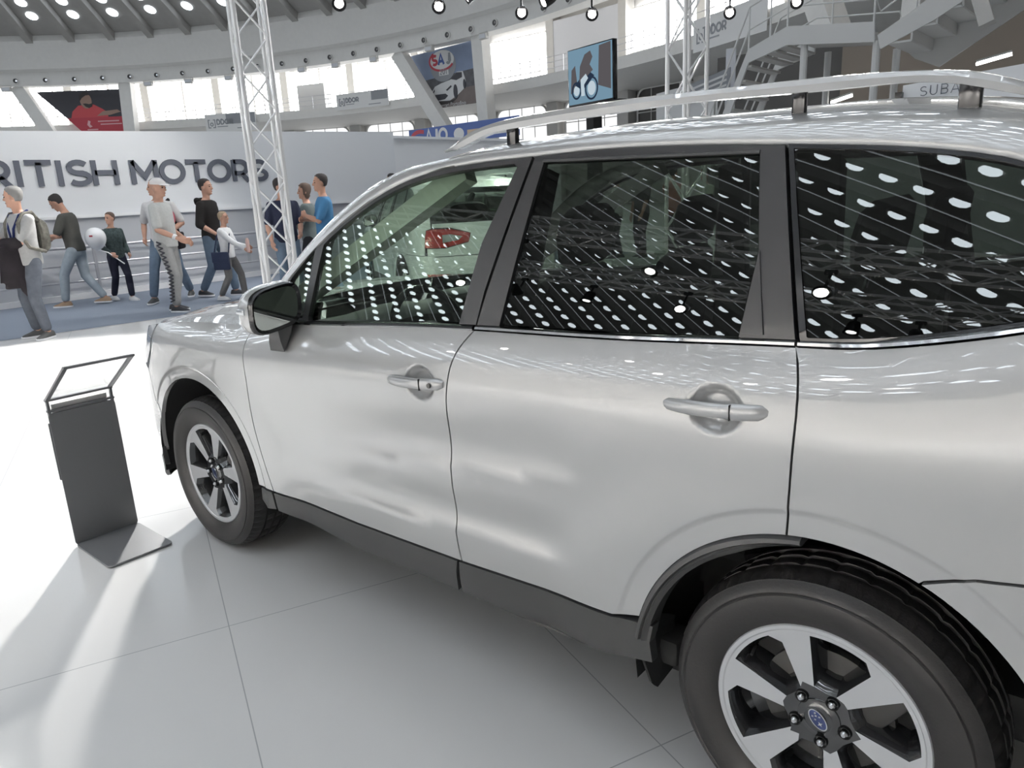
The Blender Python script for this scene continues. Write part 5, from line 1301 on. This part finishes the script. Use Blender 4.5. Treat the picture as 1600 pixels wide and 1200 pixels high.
b=attach(p,'lanyard','dark blue lanyard round the neck of the grey-haired man','lanyard')
mb=MB();mb.tube([(-.06,.06,1.50),(.07,.10,1.45),(.145,.07,1.30),(.165,.05,1.12),(.16,.05,.97)],.013,6);mb.tube([(-.06,-.06,1.50),(.07,-.10,1.45),(.145,-.03,1.30),(.165,.03,1.12),(.165,.04,.97)],.013,6);mb.build('band',C_blue,b)
b=attach(p,'jacket','black jacket hanging over the forearm of the grey-haired man','jacket')
mb=MB()
q0=p['el'][0]*.55+p['wr'][0]*.45;ax=(p['wr'][0]-p['el'][0]).normalized()
for (dx,top_,bot,w_,th) in ((-.04,1.10,.62,.17,.05),(.06,1.08,.70,.12,.05),(-.10,1.06,.80,.10,.05)):
    c=Vector((q0.x+dx,q0.y,0));mb.loft([ell((c.x+.01*math.sin(3*z),c.y+.02*math.sin(9*z),z),w_*(.75+.3*(top_-z)/(top_-bot)),th*(1.2-.2*(top_-z)/(top_-bot)),None,20,2.6) for z in np.linspace(top_+.02,bot,9)])
limb(mb,[p['el'][0]+ax*.03,p['el'][0]+ax*.18],[.065,.06])
remesh(mb,'garment',C_jk,b,.014,5)
mb=MB();limb(mb,[(q0.x-.02,q0.y+.02,.80),(q0.x-.05,q0.y+.03,.60),(q0.x-.10,q0.y+.04,.50)],[.05,.045,.035]);remesh(mb,'sleeve',C_jk,b,.012,3)
# --- man reading a leaflet
C_ol=cloth('dark_olive_tee',(.075,.075,.068));C_pj=cloth('pale_jeans',(.34,.39,.43),.15,18);C_tan=mat('tan_shoe',(.33,.22,.14),.6);C_dk=mat('dark_hair',(.025,.02,.02),.75)
p=person((-12.57,3.14,.003),Y(226),1.80,'man in dark T-shirt and pale jeans looking down at a leaflet as he walks',C_ol,C_pj,C_tan,C_dk,skin=M_skin2,hands=((.30,.10,1.14),(.28,-.10,1.13)),feet=((.24,.09,0),(-.28,-.09,.02)),lean=7,hpitch=28,elb=((-.6,1,-.8),(-.6,-1,-.8)))
b=attach(p,'leaflet','dark red leaflet in the hands of the man looking down','leaflet')
mb=MB();c=(p['wr'][0]+p['wr'][1])/2;mb.box((c.x+.10,c.y,c.z+.0),(.05,.20,.15),Matrix.Rotation(.5,3,'Y'),bev=.008);mb.build('leaflet_sheet',mat('dark_red_card',(.10,.03,.035),.5),b)
# --- boy with balloon
C_pl=cloth('plaid_shirt',(.055,.075,.075),.9,26);C_nv=cloth('navy_trousers',(.018,.02,.035));C_ws=mat('white_sneaker',(.70,.70,.70),.6);C_br=mat('brown_hair',(.10,.065,.05),.75);C_fair=mat('fair_hair',(.33,.25,.17),.75)
p=person((-12.52,3.72,.003),Y(5),1.44,'boy in dark plaid shirt holding a white balloon on a stick',C_pl,C_nv,C_ws,C_br,hands=((.12,.20,.95),(.20,-.20,.98)),feet=((.20,.09,0),(-.16,-.09,.02)),hyaw=-75,sleeve='long')
b=attach(p,'balloon','white round balloon on a white stick held by the boy','balloon')
w_=p['wr'][1];c=Vector((w_.x+.02,w_.y-.24,w_.z+.30))
mb=MB();rg=[]
for i in range(1,20):
    t=PI*i/20;r=.185*math.sin(t)*(1-.10*math.cos(t)*-1);rg.append([(c.x+r*math.cos(2*PI*j/28),c.y+r*math.sin(2*PI*j/28),c.z+.215*math.cos(t)) for j in range(28)])
mb.loft(rg);mb.build('balloon_skin',mat('white_balloon',(.80,.80,.81),.25),b)
mb=MB();mb.tube([(c.x,c.y,c.z-.21),(w_.x+.04,w_.y-.06,w_.z+.02),(w_.x+.16,w_.y+.16,w_.z-.22)],.011,8);mb.build('stick',M_trimw,b)
mb=MB();mb.box((c.x+.115,c.y-.135,c.z+.06),(.06,.02,.03),Matrix.Rotation(Y(40),3,'Z'));mb.build('red_mark',M_b_red,b)
# --- man in white cap
C_lg=cloth('light_grey_tee',(.50,.51,.50));C_gp=cloth('grey_track_trousers',(.33,.33,.325));C_bs=mat('black_shoe',(.03,.03,.035),.6);C_cap=mat('white_cap',(.74,.71,.70),.8)
p=person((-10.29,3.55,.003),Y(36),1.86,'man in white cap, light grey T-shirt and grey track trousers with dark chevrons',C_lg,C_gp,C_bs,C_dk,hairstyle='none',hands=((.16,.20,.96),(.25,-.17,.99)),feet=((-.06,.09,0),(.06,-.09,0)),hpitch=4,elb=((-1,.3,-.5),(-1,-.3,-.5)),belly=1.1,hyaw=-6)
mb=MB();hw=p['hw'];rg=[]
for z,s_ in ((.150,1.13),(.165,1.14),(.185,1.15),(.205,1.14),(.225,1.15),(.238,1.1)):
    rg.append([tuple(hw(Vector((headpt(min(z,.233),2*PI*j/24,s_).x,headpt(min(z,.233),2*PI*j/24,s_).y,z+.008)))) for j in range(24)])
mb.loft(rg);cp=mb.build('cap',C_cap,p['e'])
mb=MB();rg=[]
for x,w_ in ((.07,.085),(.10,.082),(.14,.07),(.175,.04)): rg.append([tuple(hw((x,w_*u,.165-.10*(x-.07)-.012*u*u+dz))) for u,dz in ((-1,0),(-.5,.0),(0,0),(.5,0),(1,0),(1,.008),(.5,.008),(0,.008),(-.5,.008),(-1,.008))])
mb.loft(rg);mb.build('cap_peak',C_cap,cp)
M_chev=mat('chevron_print',(.05,.05,.06),.8);mb=MB()
P0=[p['hip']+Vector((.01,-.185,-.02)),p['kn'][1]+Vector((0,-.082,0)),p['an'][1]+Vector((-.0,-.074,.09))]
for j in range(15):
    t=j/14*2;a,b_=(P0[0],P0[1]) if t<1 else (P0[1],P0[2]);tt=t if t<1 else t-1;c=a+(b_-a)*tt
    mb.beam(c+Vector((-.042,.006,.026)),c+Vector((.022,-.004,0)),.018,.016);mb.beam(c+Vector((.022,-.004,0)),c+Vector((-.042,.006,-.026)),.018,.016)
mb.build('chevron_stripe',M_chev,p['e'],smooth=False)
b=attach(p,'wrist_watch','white wrist watch on the man in the white cap','watch')
d=(p['wr'][1]-p['el'][1]).normalized();mb=MB();mb.tube([p['wr'][1]-d*.045,p['wr'][1]-d*.005],.037,14);mb.build('watch_band',M_trimw,b)
# --- man behind him walking left
C_wt=cloth('white_tee',(.62,.61,.61));C_bj=cloth('blue_jeans',(.12,.165,.225),.2,18)
p=person((-11.53,3.89,.003),Y(-40),1.90,'dark-haired man in white printed T-shirt half hidden behind the man in the white cap',C_wt,C_bj,C_snk,C_greyhair,hands=((.16,.20,1.05),(.05,-.24,.95)),feet=((-.10,.42,.06),(.10,-.06,0)),hyaw=-78,hpitch=0)
mb=MB();up=p['up']
b=attach(p,'shoulder_bag','black shoulder bag and strap worn by the man half hidden behind the white cap','bag')
mb=MB();mb.tube([up(-.08,.13,1.47),up(.09,.09,1.40),up(.135,.16,1.15),up(.05,.20,.98)],.018,6);mb.tube([up(-.08,.13,1.47),up(-.135,.16,1.25),up(-.05,.21,.98)],.018,6);mb.build('strap',C_jk,b)
mb=MB();c=up(0,.225,.88);mb.box(tuple(c),(.26,.08,.24),bev=.025);mb.build('pouch',C_jk,b)
mb=MB();c=up(.02,.19,1.22);mb.loft([sellipse(c.x+q,c.y+.0-.04*abs(q)*4,c.z,.02,.09*s_,2.2,10,(0,1,0),(0,0,1)) for q,s_ in ((-.06,.3),(-.03,.9),(.0,1.),(.04,.7),(.06,.2))]);mb.build('red_print',mat('red_print',(.55,.10,.14),.8),p['e'])
# --- man in black hoodie
C_bh=cloth('black_hoodie',(.022,.020,.020))
p=person((-11.25,4.74,.003),Y(30),1.90,'man in black hoodie and blue jeans walking right',C_bh,C_bj,C_bs,C_dk,hands=((.05,.22,.95),(.19,-.20,.97)),feet=((.24,.09,0),(-.20,-.09,.02)),sleeve='mid',hyaw=5)
mb=MB();limb(mb,[p['up'](-.10,.09,1.45),p['up'](-.14,0,1.43),p['up'](-.10,-.09,1.45)],[.05,.062,.05]);remesh(mb,'hood',C_bh,p['e'],.014,3)
# --- fair boy
C_wl=cloth('white_long_top',(.74,.74,.75));C_gtr=cloth('grey_trousers',(.17,.165,.16));C_ng=cloth('navy_bag',(.035,.045,.085))
p=person((-10.55,4.60,.003),Y(34),1.38,'fair-haired boy in white long-sleeved top walking right with a navy bag',C_wl,C_gtr,C_ws,C_fair,hands=((.34,.14,1.06),(.40,-.10,1.04)),feet=((.22,.09,0),(-.20,-.09,.02)),sleeve='long',elb=((-1,.3,-.7),(-1,-.3,-.7)))
b=attach(p,'messenger_bag','small navy messenger bag at the hip of the fair-haired boy','bag')
mb=MB();mb.box((-.02,-.235,.80),(.33,.08,.34),bev=.025);mb.build('pouch',C_ng,b)
mb=MB();mb.box((-.02,-.275,.88),(.34,.03,.20),bev=.012);mb.build('flap',C_ng,b)
mb=MB();mb.tube([(-.17,-.20,.95),(-.12,-.08,1.30),(-.05,.07,1.46)],.014,6);mb.tube([(.13,-.20,.95),(.135,-.08,1.28),(.05,.09,1.44)],.014,6);mb.build('strap',C_ng,b)
b=attach(p,'snack_tube','pink and clear snack tube held up by the fair-haired boy','tube')
w_=p['wr'][1];d=(w_-p['el'][1]).normalized();c=w_+d*.10
mb=MB();mb.tube([c+Vector((0,0,-.02)),c+Vector((0,0,.20)),c+Vector((0,0,.25))],[.034,.036,.02],12);mb.build('pink_packet',mat('pink_packet',(.62,.42,.38),.5),b)
mb=MB();mb.tube([c+Vector((0,0,-.03)),c+Vector((0,0,-.20))],.03,12);mb.build('clear_tube',M_acr,b)
# --- group by the truss
C_navy=cloth('navy_tee',(.022,.026,.05));C_gg=cloth('grey_green_shirt',(.13,.155,.155));C_blk=cloth('black_trousers',(.02,.02,.024));C_bt=cloth('bright_blue_tee',(.06,.18,.34))
person((-9.3,4.88,.0),Y(-20),1.80,'man in navy T-shirt standing behind the tall left truss',C_navy,C_bj,C_bs,C_dk,hands=((.25,.15,1.0),(.15,-.24,.9)),hyaw=45)
person((-9.75,5.60,.0),Y(225),1.72,'woman with long dark hair in grey-green shirt, right of the tall truss',C_gg,C_blk,C_bs,C_br,hands=((.28,.05,1.08),(.26,-.08,1.10)),hairstyle='long',sleeve='mid',hyaw=20,elb=((-.5,1,-.6),(-.5,-1,-.6)))
person((-8.85,5.27,.0),Y(240),1.83,'man in bright blue T-shirt with a hand at his chest, beside the woman',C_bt,C_blk,C_bs,C_dk,skin=M_skin2,hands=((.24,.02,1.20),(.26,-.12,1.15)),belly=1.1,hyaw=5,elb=((-.5,1,-.6),(-.5,-1,-.6)))
person((-12.5,9.78,.003),Y(200),1.93,'dark-haired person whose head just shows above the sloping windscreen pillar',C_navy,C_blk,C_bs,C_dk)
person((-12.2,9.35,.003),Y(240),1.80,'second dark-haired person low behind the sloping windscreen pillar',C_blk,C_blk,C_bs,C_dk)
# --- visitors seen through the car's rear door window
C_sal=cloth('salmon_shirt',(.38,.17,.14));C_cream=cloth('cream_top',(.50,.52,.44));C_char=cloth('charcoal_top',(.05,.05,.05))
vis=[((-7.9,11.7,0),'visitor in a white top seen through the rear door window',C_wt,Y(200),1.72),((-7.5,12.0,0),'visitor in charcoal seen through the rear door window',C_char,Y(260),1.78),((-6.75,11.9,0),'visitor in a salmon shirt seen through the rear door window',C_sal,Y(80),1.76),((-6.2,12.15,0),'visitor in a cream top seen through the rear door window',C_cream,Y(250),1.7)]
for l,lab,c,yw,H in vis: person(l,yw,H,lab,c,C_blk,C_bs,C_dk,vox=.013)
person((-10.9,8.3,.003),Y(-40),1.22,'small dark-haired child seen through the front side window',C_blk,C_blk,C_bs,C_dk)
# ------------------------------------------------------------------ white car beyond
def car_copy(root,loc,rz,label,paint):
    r=root.copy();COL.objects.link(r);r.location=loc;r.rotation_euler=(0,0,rz);r['label']=label
    def rec(o,par):
        for ch in list(o.children):
            c=ch.copy();COL.objects.link(c);c.parent=par;c.matrix_parent_inverse=ch.matrix_parent_inverse
            for i,s_ in enumerate(c.material_slots):
                if s_.material==M_paint: s_.link='OBJECT';s_.material=paint
            rec(ch,c)
    rec(root,r);return r
car_copy(car,(-6.60,4.70,0),Y(-30),'white estate car with red tail lights, seen through the front side window',M_white_paint)
# ------------------------------------------------------------------ light
w=bpy.data.worlds.new('world');SC.world=w;w.use_nodes=True
w.node_tree.nodes['Background'].inputs[0].default_value=(.75,.85,1.,1);w.node_tree.nodes['Background'].inputs[1].default_value=.3
# ------------------------------------------------------------------ camera and colour management
def cam_axes(yaw,pitch,roll):
    f=np.array([-math.sin(yaw)*math.cos(pitch),math.cos(yaw)*math.cos(pitch),math.sin(pitch)])
    r=np.array([math.cos(yaw),math.sin(yaw),0.]);u=np.cross(r,f)
    return r*math.cos(roll)+u*math.sin(roll),-r*math.sin(roll)+u*math.cos(roll),f
CAMP=(.41960,-1.41699,1.51832,.71364,-.259791,-.047914,1151.72)
r_,u_,f_=cam_axes(*CAMP[3:6])
cd=bpy.data.cameras.new('camera');cam=bpy.data.objects.new('camera',cd);link(cam)
cam.matrix_world=Matrix(((r_[0],u_[0],-f_[0],CAMP[0]),(r_[1],u_[1],-f_[1],CAMP[1]),(r_[2],u_[2],-f_[2],CAMP[2]),(0,0,0,1)))
cd.sensor_fit='HORIZONTAL';cd.sensor_width=36;cd.lens=36*CAMP[6]/1600;cd.clip_start=.02;cd.clip_end=500
SC.camera=cam
vs=SC.view_settings;vs.view_transform='Standard';vs.look='None';vs.gamma=1;vs.exposure=EXPO;vs.use_curve_mapping=False
SC.cycles.use_denoising=True
SC.cycles.max_bounces=10;SC.cycles.transparent_max_bounces=24;SC.cycles.diffuse_bounces=4;SC.cycles.glossy_bounces=5
SC.cycles.caustics_reflective=False;SC.cycles.caustics_refractive=False;SC.cycles.sample_clamp_indirect=4
